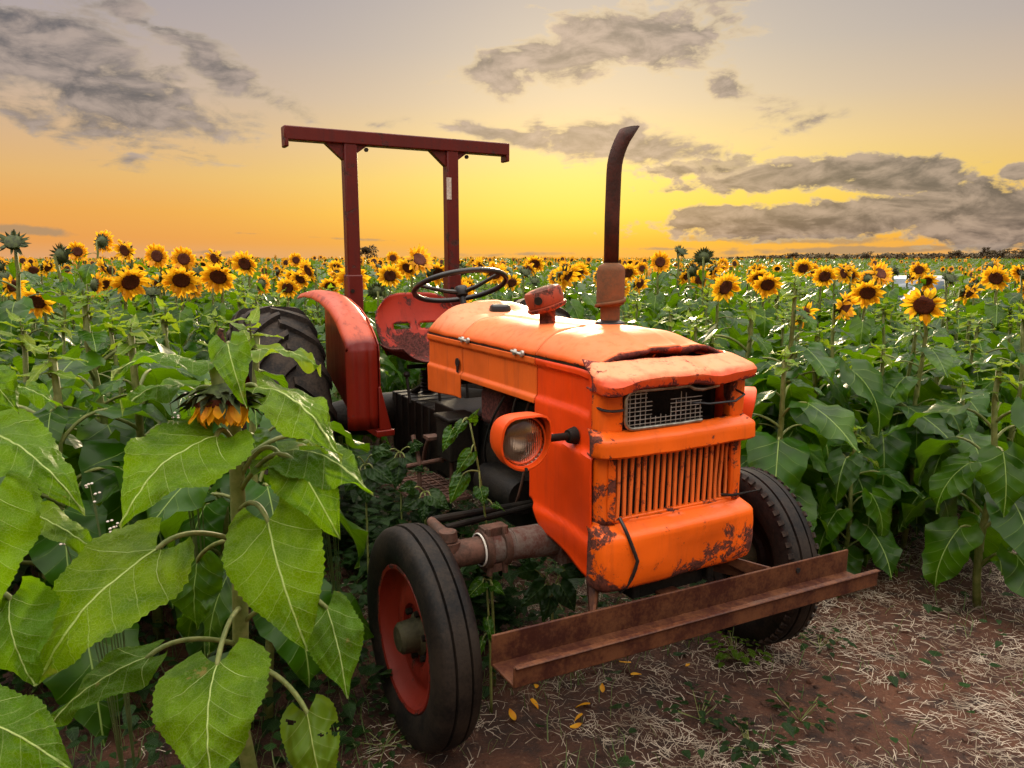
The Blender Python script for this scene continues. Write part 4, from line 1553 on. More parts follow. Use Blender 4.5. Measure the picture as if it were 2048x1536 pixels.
def plant(key, loc, k=1., rz=0., label=None, cat='sunflower', group=None, petals=False):
    root, hp, size, lk = PROTO[key]
    if key not in used:
        used.add(key)
        r = root
    else:
        r = root.copy()
        col.objects.link(r)
        for ch in list(root.children):
            c_ = ch.copy()
            col.objects.link(c_)
            c_.parent = r
            for gch in list(ch.children):
                d = gch.copy()
                col.objects.link(d)
                d.parent = c_
    r.location = loc
    r.rotation_euler = (0, 0, rz)
    r.scale = (k, k, k)
    tag(r, label, cat, group)
    if petals:
        for ch in list(r.children):
            if ch.name.startswith('flower_head'):
                for gch in list(ch.children):
                    bpy.data.objects.remove(gch)
                for Mx, pk in LAYOUT[lk % 6]:
                    put('petal', PME[pk], ch, Mx)
    return r


# ------------------------------------------------------------------ hero sunflowers at their bearings: pixel, flower width, prototype, turn
U2 = Vector((math.sin(TH), -math.cos(TH)))
V2 = Vector((math.cos(TH), math.sin(TH)))


def tractor_uv(X, Y):
    q = Vector((X - .435, Y - 2.56))
    return q.dot(U2), q.dot(V2)


taken = []
GF = 'flowering sunflowers standing out of the field'
heads = [  # x, y, px, proto, rz, label
    (437, 553, 70, 'f2', -15, 'largest round sunflower bloom left of the roll bar, hanging its face'),
    (490, 527, 56, 'f1', 10, 'bright sunflower just right of and above the largest left bloom'),
    (368, 518, 50, 'f0', 4, 'sunflower facing forward, right one of the neighbouring pair at left'),
    (315, 512, 50, 'f0', -6, 'sunflower facing forward, left one of the neighbouring pair at left'),
    (250, 501, 48, 'f3', 20, 'tall sunflower with upright petals left of the pair'),
    (205, 484, 48, 'back', 0, 'tall sunflower seen from behind, dark back against the sky at left'),
    (155, 503, 40, 'f0', 20, 'small sunflower beside the dark flower backs near the left edge'),
    (26, 484, 46, 'bud', 0, 'dark spiky sunflower head nearest the left edge of the sky'),
    (95, 534, 44, 'side', 10, 'sunflower turned sideways with yellow fringe near the left edge'),
    (125, 512, 42, 'budb', 0, 'green sunflower head seen from behind near the left edge'),
    (366, 575, 56, 'side', 0, 'drooping sunflower in profile below the forward facing pair'),
    (430, 517, 44, 'f3', 10, 'sunflower peeping over the largest left bloom'),
    (592, 520, 30, 'f0', 0, 'small sunflower halfway between left blooms and the left post'),
    (560, 545, 40, 'side', 20, 'half turned sunflower above the large rear tyre'),
    (672, 535, 34, 'f1', 30, 'small sunflower just left of the left roll bar post'),
    (780, 551, 52, 'f1', 25, 'oval sunflower between the two roll bar posts, face half turned'),
    (786, 516, 28, 'f0', 0, 'small sunflower above the oval one between the posts'),
    (838, 520, 62, 'up', 0, 'shaggy sunflower looking up just left of the right post'),
    (990, 546, 56, 'f3', 30, 'sunflower rising behind the right side of the steering wheel'),
    (937, 571, 40, 'f1', -10, 'sunflower seen through the steering wheel spokes'),
    (1070, 527, 42, 'f2', -25, 'hooded sunflower between the steering wheel and exhaust'),
    (1132, 541, 40, 'back', 45, 'sunflower showing its dark green back left of the exhaust'),
    (1173, 550, 18, 'f0', 0, 'tiny sunflower close to the left of the muffler'),
    (1256, 545, 42, 'f1', 20, 'sunflower touching the right side of the muffler'),
    (1284, 537, 28, 'f0', 0, 'small sunflower two flowers right of the muffler'),
    (1320, 524, 44, 'f0', 0, 'round sunflower on the skyline right of the exhaust'),
    (1372, 551, 46, 'f2', 20, 'sunflower with a leaf across its face right of the exhaust'),
    (1408, 515, 34, 'budb', 0, 'single dark unopened head on a bare stem right of the exhaust'),
    (1362, 503, 26, 'bud', 20, 'highest small bud on the skyline right of the exhaust'),
    (1450, 574, 66, 'f1', 40, 'big sunflower with long ragged petals above the hood nose'),
    (1445, 530, 30, 'f0', 10, 'small sunflower above the big ragged one by the hood'),
    (1513, 540, 30, 'f3', 0, 'small sunflower on the right skyline beyond the hood nose'),
    (1625, 540, 28, 'f0', -10, 'small sunflower in the middle of the right field skyline'),
    (1700, 550, 42, 'f1', -15, 'sunflower left of the tilted yellow one near the white car'),
    (1760, 548, 54, 'up', -20, 'tilted shaggy sunflower just left of the white car'),
    (1690, 612, 66, 'f3', 70, 'big yellow sunflower half turned right with a falling petal'),
    (1606, 628, 60, 'f4', -20, 'yellow sunflower half hidden by leaves right of the nose'),
    (1848, 610, 84, 'f4', -75, 'big wide sunflower leaning on a slanting stem at right'),
    (1938, 585, 56, 'side', -45, 'sunflower in half profile near the right edge'),
    (1992, 556, 56, 'f1', -30, 'double headed looking sunflower nearest the right edge'),
    (1900, 557, 30, 'bud', 0, 'brown spent sunflower head left of the right edge blooms'),
]
for i, (px, py, d, key, rz, lab) in enumerate(heads):
    root, hp, size, lk = PROTO[key]
    D = (.225 if not key.startswith('bud') else .12) * size
    Y = min(16., max(3.9, D * FPX / d))
    p = at(px, py, Y)
    for _ in range(4):
        kk = p.z / hp.z
        Y = min(16., max(3.9, D * kk * FPX / d))
        u, v = tractor_uv(p.x, Y)
        if -3.1 < u < .6 and abs(v) < 1.2: Y = max(Y, 5.6 + .2 * (i % 4))
        p = at(px, py, Y)
    kk = (p.z - ground_z(p.x, Y)) / hp.z
    q = Matrix.Rotation(R(rz), 3, 'Z') @ (hp * kk)
    loc = Vector((p.x - q.x, p.y - q.y, ground_z(p.x, Y)))
    taken.append((loc.x, loc.y))
    plant(key, loc, kk, R(rz), lab, 'sunflower', GF, petals=d >= 50 and not key.startswith('bud'))

# leafy plants one can pick out
leafy_spots = [
    (175, 585, 3.35, 'leafy2', 10, 'young leafy sunflower without bloom in front of the left field'),
    (1590, 560, 3.95, 'leafy', 40, 'tall broad leaved plant directly right of the tractor nose'),
    (1712, 850, 3.55, 'leafy2', 200, 'short leafy plant behind the right front tyre'),
    (1830, 640, 4.25, 'leafy', 80, 'leafy plant below the wide leaning sunflower'),
    (1500, 600, 4.6, 'leafy2', 150, 'leafy plant close behind the hood nose'),
    (1690, 720, 4.2, 'leafy', 300, 'leafy plant with hanging leaves below the half turned sunflower'),
    (2005, 720, 3.3, 'leafy2', 250, 'pale leafy plant cut by the right edge of the picture'),
    (1925, 760, 3.9, 'leafy2', 120, 'pale green young sunflower with rosette top at right'),
    (40, 640, 3.0, 'leafy', 220, 'tall leafy sunflower stem near the left edge'),
    (330, 610, 3.6, 'leafy', 330, 'leafy plant beneath the forward facing pair at left'),
    (260, 640, 2.95, 'leafy2', 70, 'leafy plant right of the bloomless young sunflower'),
    (500, 645, 2.35, 'leafy', 150, 'pale sprouting sunflower top in front of the big rear tyre'),
    (95, 690, 2.6, 'leafy2', 140, 'low leafy plant in the left foreground row'),
    (1570, 700, 3.55, 'leafy2', 30, 'low broad leaved plant pressed against the right of the nose'),
    (1640, 660, 3.95, 'leafy2', 275, 'leafy plant second in the clump right of the nose'),
    (1765, 690, 4.0, 'leafy2', 160, 'leafy plant at the right end of the clump by the nose'),
    (1600, 610, 4.5, 'leafy', 95, 'leafy plant at the back of the clump by the nose'),
    (1880, 690, 4.3, 'leafy2', 10, 'leafy plant left of the pale rosette topped sunflower'),
    (1225, 560, 5.2, 'leafy', 0, 'leafy plant showing right behind the muffler'),
    (1340, 610, 4.9, 'leafy2', 60, 'leafy plant standing behind the middle of the hood'),
]
for px, py, Y, key, rz, lab in leafy_spots:
    p = at(px, py, Y)
    kk = p.z / {'leafy': 1.29, 'leafy2': 1.16}[key]
    taken.append((p.x, Y))
    plant(key, (p.x, Y, ground_z(p.x, Y)), max(.55, kk), R(rz), lab, 'sunflower', 'leafy sunflowers without bloom')

# ------------------------------------------------------------------ the rest of the field within reach, plant by plant
def in_field(X, Y):
    u, v = tractor_uv(X, Y)
    if -3.0 < u < .75 and abs(v) < 1.18: return False
    if X < -.75 and v < 0: return Y > 2.75 - .0 * X and u < -.55
    return Y > 4.35 - .12 * max(0, X - 1.5) and v > .9 or u < -3.0


rf = random.Random(21)
cand = []
ang = R(-14)
for r in range(-60, 60):
    for s in range(-60, 140):
        X0, Y0 = r * .62, s * .36
        X = X0 * math.cos(ang) - Y0 * math.sin(ang) + rf.uniform(-.13, .13)
        Y = X0 * math.sin(ang) + Y0 * math.cos(ang) + rf.uniform(-.12, .12)
        if Y < 2.4 or Y > 48 or abs(X) > .80 * Y + .9: continue
        if not in_field(X, Y): continue
        if any((X - a) ** 2 + (Y - b_) ** 2 < .05 for a, b_ in taken): continue
        cand.append((Y, X))
cand.sort()
NEAR = 285
POSE = {'f0': 'open sunflower facing forward', 'f1': 'slightly nodding open sunflower', 'f2': 'deeply nodding sunflower', 'f3': 'open sunflower turned a little left', 'f4': 'open sunflower turned right',
        'up': 'sunflower looking up', 'side': 'sunflower in profile facing right', 'sideL': 'sunflower in profile facing left', 'back': 'sunflower seen from behind', 'bud': 'spiky budding sunflower',
        'budb': 'green sunflower head seen from behind', 'leafy': 'bloomless leafy sunflower', 'leafy2': 'short bloomless sunflower'}
SECT = [(300, 'at far left'), (640, 'left of the rear tyre'), (900, 'between the posts'), (1200, 'behind the hood'), (1500, 'right of the exhaust'), (1780, 'right of the nose'), (9999, 'at far right')]
ORD = ['leftmost', 'second', 'third', 'fourth', 'fifth', 'sixth', 'seventh', 'eighth', 'ninth', 'tenth', 'eleventh', 'twelfth', 'thirteenth', 'fourteenth', 'fifteenth', 'sixteenth', 'seventeenth', 'eighteenth', 'nineteenth', 'twentieth']
named = {}
kinds = ['f1', 'f2', 'f2', 'f3', 'f4', 'side', 'sideL', 'back', 'bud', 'budb', 'leafy', 'leafy', 'leafy', 'leafy', 'leafy', 'leafy2', 'leafy2', 'leafy2']
for n_, (Y, X) in enumerate(cand[:NEAR]):
    key = rf.choice(kinds)
    if X > .25 * Y and Y < 8 and rf.random() < .55: key = rf.choice(['leafy', 'leafy2', 'bud', 'leafy'])
    if Y < 6.: key = rf.choice(['leafy', 'leafy2', 'leafy', 'leafy2', 'leafy', 'leafy2', 'f2'])
    if abs(X) < .15 * Y and Y < 7: key = rf.choice(['leafy', 'f0', 'f2'])
    hz = PROTO[key][1].z if PROTO[key][1] is not None else 1.29
    top = min(1.60, 1.36 + .012 * Y) + rf.uniform(-.14, .04) - (.12 if key.startswith('leafy') else 0)
    bx = 1024 + FPX * X / Y
    sec = next(t for lim, t in SECT if bx < lim)
    row = 'front' if Y < 5.2 else 'middle' if Y < 8 else 'rear'
    o_ = plant(key, (X, Y, ground_z(X, Y)), top / hz, R(rf.uniform(-45, 45)) if not key.startswith('leafy') else rf.uniform(0, 6.28), None, 'sunflower', 'sunflowers in the ' + row + ' rows ' + sec)
    named.setdefault((POSE[key], row, sec), []).append((bx, o_))
for (pose, row, sec), lst in named.items():
    lst.sort(key=lambda t: t[0])
    for i_, (bx, o_) in enumerate(lst):
        if len(lst) == 1: o_['label'] = f'{pose}, {row} rows {sec}'
        elif i_ == 0: o_['label'] = f'leftmost {pose}, {row} rows {sec}'
        else: o_['label'] = f'{ORD[min(i_, 19)]} from left {pose}, {row} rows {sec}'

# ------------------------------------------------------------------ farther rows: one mass
def far_field(name, pts, detail, seed):
    rn = np.random.RandomState(seed)
    V, F, MI = [], [], []
    base = 0
    for (Y, X) in pts:
        gz = ground_z(X, Y)
        top = gz + min(1.66, 1.46 + .004 * Y) + rn.uniform(-.16, .06)
        s = .17 if detail else .22
        nl = 13 if detail else 6
        for k in range(nl):
            q = rn.uniform(0, 6.28)
            z_ = top - .06 - rn.uniform(0, .75 if detail else .4)
            cx, cy = X + .13 * math.cos(q), Y + .13 * math.sin(q)
            dx, dy = math.cos(q), math.sin(q)
            sz = s * rn.uniform(.6, 1.15)
            dr = rn.uniform(.25, 1.0)
            fo = rn.uniform(-.2, .25)
            px, py = -dy, dx
            p = [(cx, cy, z_), (cx + dx * sz * .35 + px * sz * .5, cy + dy * sz * .35 + py * sz * .5, z_ - dr * sz * .25 + fo * sz), (cx + dx * sz * .5, cy + dy * sz * .5, z_ - dr * sz * .3),
                 (cx + dx * sz * .35 - px * sz * .5, cy + dy * sz * .35 - py * sz * .5, z_ - dr * sz * .25 + fo * sz), (cx + dx * sz, cy + dy * sz, z_ - dr * sz)]
            V += p
            F += [(base, base + 1, base + 2), (base, base + 2, base + 3), (base + 1, base + 4, base + 2), (base + 2, base + 4, base + 3)]
            MI += [0] * 4
            base += 5
        if rn.rand() < (.22 if detail else .13):
            yaw = rn.normal(0, 1.0)
            pit = rn.uniform(-.3, .8)
            f = Vector((math.sin(yaw) * math.cos(pit), -math.cos(yaw) * math.cos(pit), -math.sin(pit)))
            r_ = f.cross(Vector((0, 0, 1))).normalized()
            u_ = r_.cross(f)
            c_ = Vector((X, Y, top)) + f * .06
            n = 13 if detail else 7
            ro, ri = rn.uniform(.085, .125), .052
            ring_ = []
            for k in range(2 * n):
                q = math.pi * k / n
                rad = (ro * rn.uniform(.8, 1.15)) if k % 2 == 0 else ri * 1.25
                ring_.append(c_ + (r_ * math.cos(q) + u_ * math.sin(q)) * rad - f * (.01 if k % 2 else rn.uniform(-.03, .03)))
            V += [tuple(p) for p in ring_] + [tuple(c_ - f * .02)]
            ct = base + 2 * n
            F += [(base + k, base + (k + 1) % (2 * n), ct) for k in range(2 * n)]
            MI += [1] * (2 * n)
            base += 2 * n + 1
            V += [tuple(c_ + f * .012 + (r_ * math.cos(2 * math.pi * k / 8) + u_ * math.sin(2 * math.pi * k / 8)) * ri) for k in range(8)] + [tuple(c_ + f * .02)]
            F += [(base + k, base + (k + 1) % 8, base + 8) for k in range(8)]
            MI += [2] * 8
            base += 9
        # stem
        V += [(X - .012, Y, gz), (X + .012, Y, gz), (X + .008, Y, top), (X - .008, Y, top)]
        F += [(base, base + 1, base + 2, base + 3)]
        MI += [0]
        base += 4
    me = mesh(name, V, F, [M['farleaf2'], M['farpetal'], M['fardisc']], True, None, MI)
    return put(name, me)


cand = cand[:NEAR] + [c_ for c_ in cand[NEAR:] if not (1770 < 1024 + FPX * c_[1] / c_[0] < 1890 and 8.5 < c_[0] < 23)]
far1 = [c_ for c_ in cand[NEAR:] if c_[0] < 26]
far2 = [c_ for i, c_ in enumerate(cand[NEAR:]) if c_[0] >= 26 and i % 2 == 0]
tag(far_field('sunflower_field', far1, True, 3), 'field of sunflowers running back in dense rows beyond the nearest ones', kind='stuff')
rr3 = random.Random(8)
far3 = []
for _ in range(3600):
    Y = 48 + 170 * rr3.random() ** 1.5
    far3.append((Y, rr3.uniform(-.8, .8) * Y))
tag(far_field('distant_sunflower_field', far2 + far3, False, 4), 'distant flat carpet of sunflowers reaching the horizon', kind='stuff')

# ------------------------------------------------------------------ near sunflower at left, leaf by leaf
def hero_leaf(root, base, tip, W, nrm, sag=.03, fold=.18, wave=.012, seed=0, mat_='leaf_hero', node=None, up=.05, rp=.006, holes=False, curl=0.):
    """a blade spanning base -> tip (world), facing nrm, on a petiole from node"""
    base, tip, nrm = Vector(base), Vector(tip), Vector(nrm)
    o0 = Vector(root.location)
    ax_ = tip - base
    L = ax_.length
    ax_.normalize()
    n_ = (nrm - ax_ * nrm.dot(ax_)).normalized()
    lat = n_.cross(ax_)
    rn = random.Random(seed)
    ph, ph2 = rn.uniform(0, 6), rn.uniform(0, 6)
    nt, ns = 44, 14
    tooth = [(.030 if i % 2 else -.025) * rn.uniform(.3, 1.4) for i in range(nt + 1)]
    V, UV = [], []
    for i in range(nt + 1):
        t = i / nt
        hw_ = W * .86 / 2 * leaf_width(t) * (1 + .04 * math.sin(t * 9 + ph))
        for j in range(2 * ns + 1):
            s = (j - ns) / ns
            sa = abs(s)
            ww = hw_ * s * (1 + (tooth[i] if sa > .99 else 0))
            back = -.17 * L * sa ** 1.6 * (1 - t) ** 3.2
            q = max(0, t + back / L - abs(ww) / L * .9)
            quilt = .0028 * abs(math.sin(q / .15 * math.pi)) * (1 - sa * .6)
            h = sag * math.sin(t * math.pi) - curl * t * t - fold * abs(ww) * (1 - .3 * sa) + wave * sa * sa * math.sin(t * 10 + ph + (1.9 if s < 0 else 0)) + wave * .5 * math.sin(t * 21 + ph2 + 2 * s) * sa + quilt + .0055 * fb((s * W * 6 + seed, t * L * 6, 3), 2.2, 3)
            if holes: h += .02 * math.sin(s * 5 + t * 9) * sa
            V.append(base + ax_ * (t * L + back) + lat * ww + n_ * h - o0)
            UV.append((ww / L + .5, t + back / L))
    n = 2 * ns + 1
    F = [(i * n + j + 1, (i + 1) * n + j + 1, (i + 1) * n + j, i * n + j) for i in range(nt) for j in range(n - 1)]
    if holes:
        F = [f for f in F if fb(V[f[0]], 26, 2) < .52]
    lf = put('leaf', mesh('leaf', V, F, M[mat_], True, None, None, UV), root)
    if node is not None:
        nd = Vector(node)
        midp = (nd + base) / 2 + Vector((0, 0, up))
        path = [p - o0 for p in bez(nd, midp + (base - nd) * .15, base, 10)]
        Vp, Fp = tube(path + [path[-1] + ax_ * .012], [rp * 1.35] + [rp] * 9 + [rp * .85, rp * .6], 8)
        put('petiole', mesh('petiole', Vp, Fp, M['stem']), lf)
    return lf


hs = empty('sunflower', (-.648, 1.76, 0))
tag(hs, 'large near sunflower at left foreground with a downturned half open bloom', 'sunflower', 'near sunflowers')
o0 = Vector(hs.location)
stem_path = [at(484, 1700, 1.76), at(482, 1450, 1.76), at(481, 1250, 1.76), at(478, 1060, 1.76), at(472, 900, 1.76), at(466, 800, 1.77), at(462, 740, 1.76)]
stem_path = [Vector((-.648, 1.76, 0))] + stem_path[1:]
V, F = tube([p - o0 for p in stem_path], [.021, .020, .0195, .0185, .017, .015, .012], 14)
put('stem', mesh('stem', V, F, M['stem']), hs)
nk = [at(464, 775, 1.765), at(455, 735, 1.74), at(440, 712, 1.70), at(430, 735, 1.665), at(437, 775, 1.65), at(442, 790, 1.65)]
V, F = tube([p - o0 for p in nk], [.014, .014, .014, .014, .014, .016], 10)
put('neck', mesh('neck', V, F, M['stem']), hs)
MB().tube([at(447, 690, 1.74) - o0, at(440, 665, 1.74) - o0, at(443, 658, 1.74) - o0], [.008, .007, .006], 8).build('withered_tip', M['discdk'], hs)
fd = Vector((.05, -.22, -1)).normalized()
hp_ = at(444, 806, 1.65)
hd = put('flower_head', HEADS[1], hs, Matrix.Translation(hp_ - o0) @ fd.to_track_quat('X', 'Z').to_matrix().to_4x4() @ Matrix.Scale(1.05, 4))
rp_ = random.Random(31)
for k in range(34):
    q = 2 * math.pi * k / 34 + rp_.uniform(-.06, .06)
    Mx = Matrix.Rotation(q, 4, 'X') @ Matrix.Translation((.002, 0, .050)) @ Matrix.Rotation(-math.pi / 2 + rp_.uniform(1.15, 1.65), 4, 'Y') @ Matrix.Diagonal((rp_.uniform(.6, .85), rp_.uniform(.75, 1.0), 1, 1))
    put('petal', PME[rp_.randrange(8)], hd, Mx)
brm = MB()
for k in range(40):
    q = rp_.uniform(0, 6.28)
    Mx = Matrix.Rotation(q, 4, 'X') @ Matrix.Translation((rp_.uniform(-.03, 0), 0, rp_.uniform(.036, .052))) @ Matrix.Rotation(-math.pi / 2 + rp_.uniform(-.1, 1.0), 4, 'Y')
    L = rp_.uniform(.035, .065)
    brm.add([Mx @ Vector(p) for p in ((0, -.010, 0), (0, .010, 0), (L * .5, .008, .004), (L, 0, -.006), (L * .5, -.008, .004))], [(0, 1, 2, 3, 4)])
brm.build('bracts', M['calyx'], hd)


def st(y):
    """point on the near stem at photo height y"""
    return at(480 - max(0, 1060 - y) * .03, y, 1.76)


HL = [  # base(x,y,Y) tip(x,y,Y) width normal sag fold node_y up mat
    ((456, 688, 1.66), (491, 812, 1.56), .125, (.15, -.85, .5), .03, .12, 715, .02, 'leaf_hero'),
    ((420, 738, 1.70), (222, 748, 1.52), .20, (.0, -.20, .98), .035, .25, 790, .05, 'leaf_hero'),
    ((392, 780, 1.72), (243, 822, 1.58), .17, (-.1, -.30, .95), .03, .2, 800, .03, 'leaf_hero'),
    ((432, 874, 1.60), (239, 1054, 1.40), .335, (-.10, -.80, .62), .05, .10, 905, .06, 'leaf_hero'),
    ((510, 772, 1.74), (684, 922, 1.56), .235, (.30, -.42, .85), .05, .55, 790, .02, 'leaf_hero'),
    ((556, 905, 1.74), (747, 992, 1.58), .25, (.2, -.40, .9), .05, .5, 960, .07, 'leaf_hero'),
    ((590, 925, 1.66), (680, 1078, 1.56), .20, (.25, -.85, .45), .04, .3, 985, .09, 'leaf_hero'),
    ((535, 1040, 1.60), (616, 1302, 1.48), .315, (.10, -.92, .38), .04, .12, 1020, .06, 'leaf_hero'),
    ((316, 1096, 1.54), (74, 1366, 1.36), .34, (-.15, -.86, .5), .05, .14, 1085, .06, 'leaf_hero'),
    ((435, 1325, 1.45), (428, 1590, 1.28), .345, (.0, -.93, .36), .04, .12, 1215, .05, 'leaf_hero'),
    ((298, 1312, 1.58), (92, 1460, 1.48), .16, (-.2, -.6, .78), .03, .35, 1290, .06, 'leaf_hero'),
    ((653, 1215, 1.70), (694, 1398, 1.60), .20, (.45, -.85, .25), .03, .2, 1250, .10, 'leaf_hero'),
    ((614, 1424, 1.55), (650, 1600, 1.45), .19, (.2, -.9, .35), .02, .2, 1330, .08, 'leaf_young'),
    ((520, 702, 1.84), (642, 738, 1.74), .12, (.2, -.22, .95), .02, .3, 760, .02, 'leaf_young'),
    ((505, 870, 1.86), (530, 935, 1.84), .13, (.1, -.9, .4), .02, .1, 900, .02, 'leaf'),
    ((395, 1120, 1.95), (395, 1260, 1.92), .22, (.0, -.9, .4), .02, .1, 1080, .04, 'leaf'),
    ((610, 880, 1.9), (640, 930, 1.85), .08, (.3, -.6, .7), .02, .3, 930, .06, 'leaf_young'),
]
for i, (b3, t3, W, nr, sag, fold, ny, up, mt) in enumerate(HL):
    hero_leaf(hs, at(*b3), at(*t3), W, nr, sag, fold, .015, 200 + i, mt, st(ny), up, holes=(i == 12))

# plant cut off by the left edge
he = empty('sunflower', (-1.22, 1.55, 0))
tag(he, 'near sunflower cut by the left edge, only its big leaves in view', 'sunflower', 'near sunflowers')
oe = Vector(he.location)
V, F = tube([Vector((0, 0, 0)), Vector((.01, 0, .6)), Vector((0, .01, 1.05)), Vector((.01, 0, 1.33))], [.02, .019, .016, .010], 12)
put('stem', mesh('stem', V, F, M['stem']), he)
EL = [
    ((-40, 742, 1.52), (38, 828, 1.50), .13, (.2, -.6, .75), .02, .25, 1.25, 'leaf_hero'),
    ((10, 772, 1.85), (126, 816, 1.80), .09, (.1, -.4, .9), .02, .3, 1.22, 'leaf_hero'),
    ((-30, 858, 1.55), (170, 1024, 1.46), .22, (.25, -.45, .85), .04, .3, 1.15, 'leaf_hero'),
    ((-20, 985, 1.42), (-4, 1222, 1.36), .28, (.15, -.9, .35), .03, .1, 1.0, 'leaf_hero'),
    ((70, 1030, 1.66), (206, 1116, 1.58), .12, (.2, -.55, .8), .02, .4, .95, 'leaf_hero'),
    ((20, 1195, 1.38), (72, 1372, 1.33), .24, (.1, -.9, .35), .03, .15, .85, 'leaf_hero'),
    ((-60, 1430, 1.2), (150, 1545, 1.16), .2, (.1, -.5, .85), .03, .2, .6, 'leaf_hero'),
]
for i, (b3, t3, W, nr, sag, fold, nz, mt) in enumerate(EL):
    hero_leaf(he, at(*b3), at(*t3), W, nr, sag, fold, .016, 300 + i, mt, oe + Vector((0, 0, nz)), .04)


# slender young sunflower in front of the engine, and others like it
def slender(px, ytop, ybase_Y, name_label, leaves, bend=12, mat_='leaf', thick=.006, group='slender young plants'):
    Y = ybase_Y
    top = at(px, ytop, Y)
    gx = top.x + bend * .004
    root = empty('young_sunflower', (gx, Y, 0))
    tag(root, name_label, 'plant', group)
    o_ = Vector(root.location)
    path = bez(Vector((0, 0, 0)), Vector((0, 0, top.z * .6)), top - o_, 9)
    V, F = tube(path, [thick * (1 - .05 * i) for i in range(10)], 7)
    put('stem', mesh('stem', V, F, M['stem']), root)
    for i, (bx, by, tx, ty, W) in enumerate(leaves):
        Yb = Y - .03
        bb, tt = at(bx, by, Yb), at(tx, ty, Yb - .05)
        zt = min(max(bb.z, .05), top.z)
        t = min(range(10), key=lambda k: abs(path[k].z - zt))
        hero_leaf(root, bb, tt, W, (.1, -.85, .5), .015, .25, .006, 500 + i + int(px), mat_, o_ + path[t], .02, .003)
    return root


slender(938, 838, 2.62, 'thin young plant with a few leaves growing before the engine', [(905, 860, 885, 905, .075), (942, 905, 912, 950, .085), (925, 950, 900, 1008, .10), (960, 975, 968, 1012, .08), (945, 845, 960, 815, .05), (925, 845, 905, 880, .06), (985, 1010, 1010, 1022, .04)], 22)
slender(972, 1160, 2.45, 'weedy stalk beside the rusty bumper end behind the tyre', [(965, 1165, 930, 1200, .08), (985, 1170, 1010, 1190, .06), (975, 1240, 985, 1290, .05), (965, 1280, 950, 1330, .04)], 4)
slender(1105, 1180, 2.75, 'leafy dark weed under the front axle', [(1090, 1170, 1040, 1215, .12), (1120, 1170, 1150, 1225, .13), (1100, 1195, 1085, 1245, .10), (1130, 1140, 1180, 1150, .10), (1070, 1140, 1020, 1150, .10)], 0, 'leaf_dark')
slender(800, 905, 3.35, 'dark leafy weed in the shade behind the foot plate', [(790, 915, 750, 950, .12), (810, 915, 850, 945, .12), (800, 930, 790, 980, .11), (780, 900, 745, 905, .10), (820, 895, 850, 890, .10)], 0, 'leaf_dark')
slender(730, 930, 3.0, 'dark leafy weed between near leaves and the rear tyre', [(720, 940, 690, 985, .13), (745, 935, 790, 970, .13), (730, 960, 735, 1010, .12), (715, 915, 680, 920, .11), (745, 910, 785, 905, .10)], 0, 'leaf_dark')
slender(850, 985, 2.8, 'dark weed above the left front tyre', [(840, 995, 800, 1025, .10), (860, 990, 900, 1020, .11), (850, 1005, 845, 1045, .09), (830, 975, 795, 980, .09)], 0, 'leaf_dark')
slender(1722, 860, 3.75, 'slim weed with small leaves right of the front tyre', [(1720, 868, 1740, 890, .05), (1730, 890, 1755, 905, .05), (1700, 945, 1730, 970, .05), (1695, 960, 1690, 990, .05), (1705, 965, 1722, 1005, .05), (1660, 995, 1650, 1030, .05), (1712, 900, 1690, 925, .05), (1740, 920, 1760, 940, .04)], -20, 'leaf_young', .005)
for i, (px, py, Y) in enumerate([(200, 1010, 2.0), (180, 1060, 1.9), (365, 800, 2.3), (650, 900, 2.6)]):
    top = at(px, py, Y)
    root = empty('flowering_weed', (top.x + .03, Y, 0))
    tag(root, ['white flowering weed at left below the big pale leaf', 'lower white flowering weed left of the near stem', 'white flecked weed behind the downturned bloom', 'white flecked weed before the big rear tyre'][i], 'weed', 'weeds with tiny white flowers')
    o_ = Vector(root.location)
    sm, fl = MB(), MB()
    rw = random.Random(70 + i)
    for k in range(7):
        e = top - o_ + Vector((rw.uniform(-.06, .06), rw.uniform(-.05, .05), rw.uniform(-.14, .05)))
        sm.tube(bez((0, 0, 0), (e.x * .2, e.y * .2, e.z * .6), e, 6), .0016, 4)
        for j in range(4):
            c_ = e + Vector((rw.uniform(-.014, .014), rw.uniform(-.014, .014), rw.uniform(-.014, .014)))
            fl.lathe([(0, .003), (.003, .002), (.0045, 0), (.003, -.002), (0, -.003)], 6, 'Z', c_)
    sm.build('stem', M['grass'], root)
    fl.build('blossom', M['weedflower'], root)
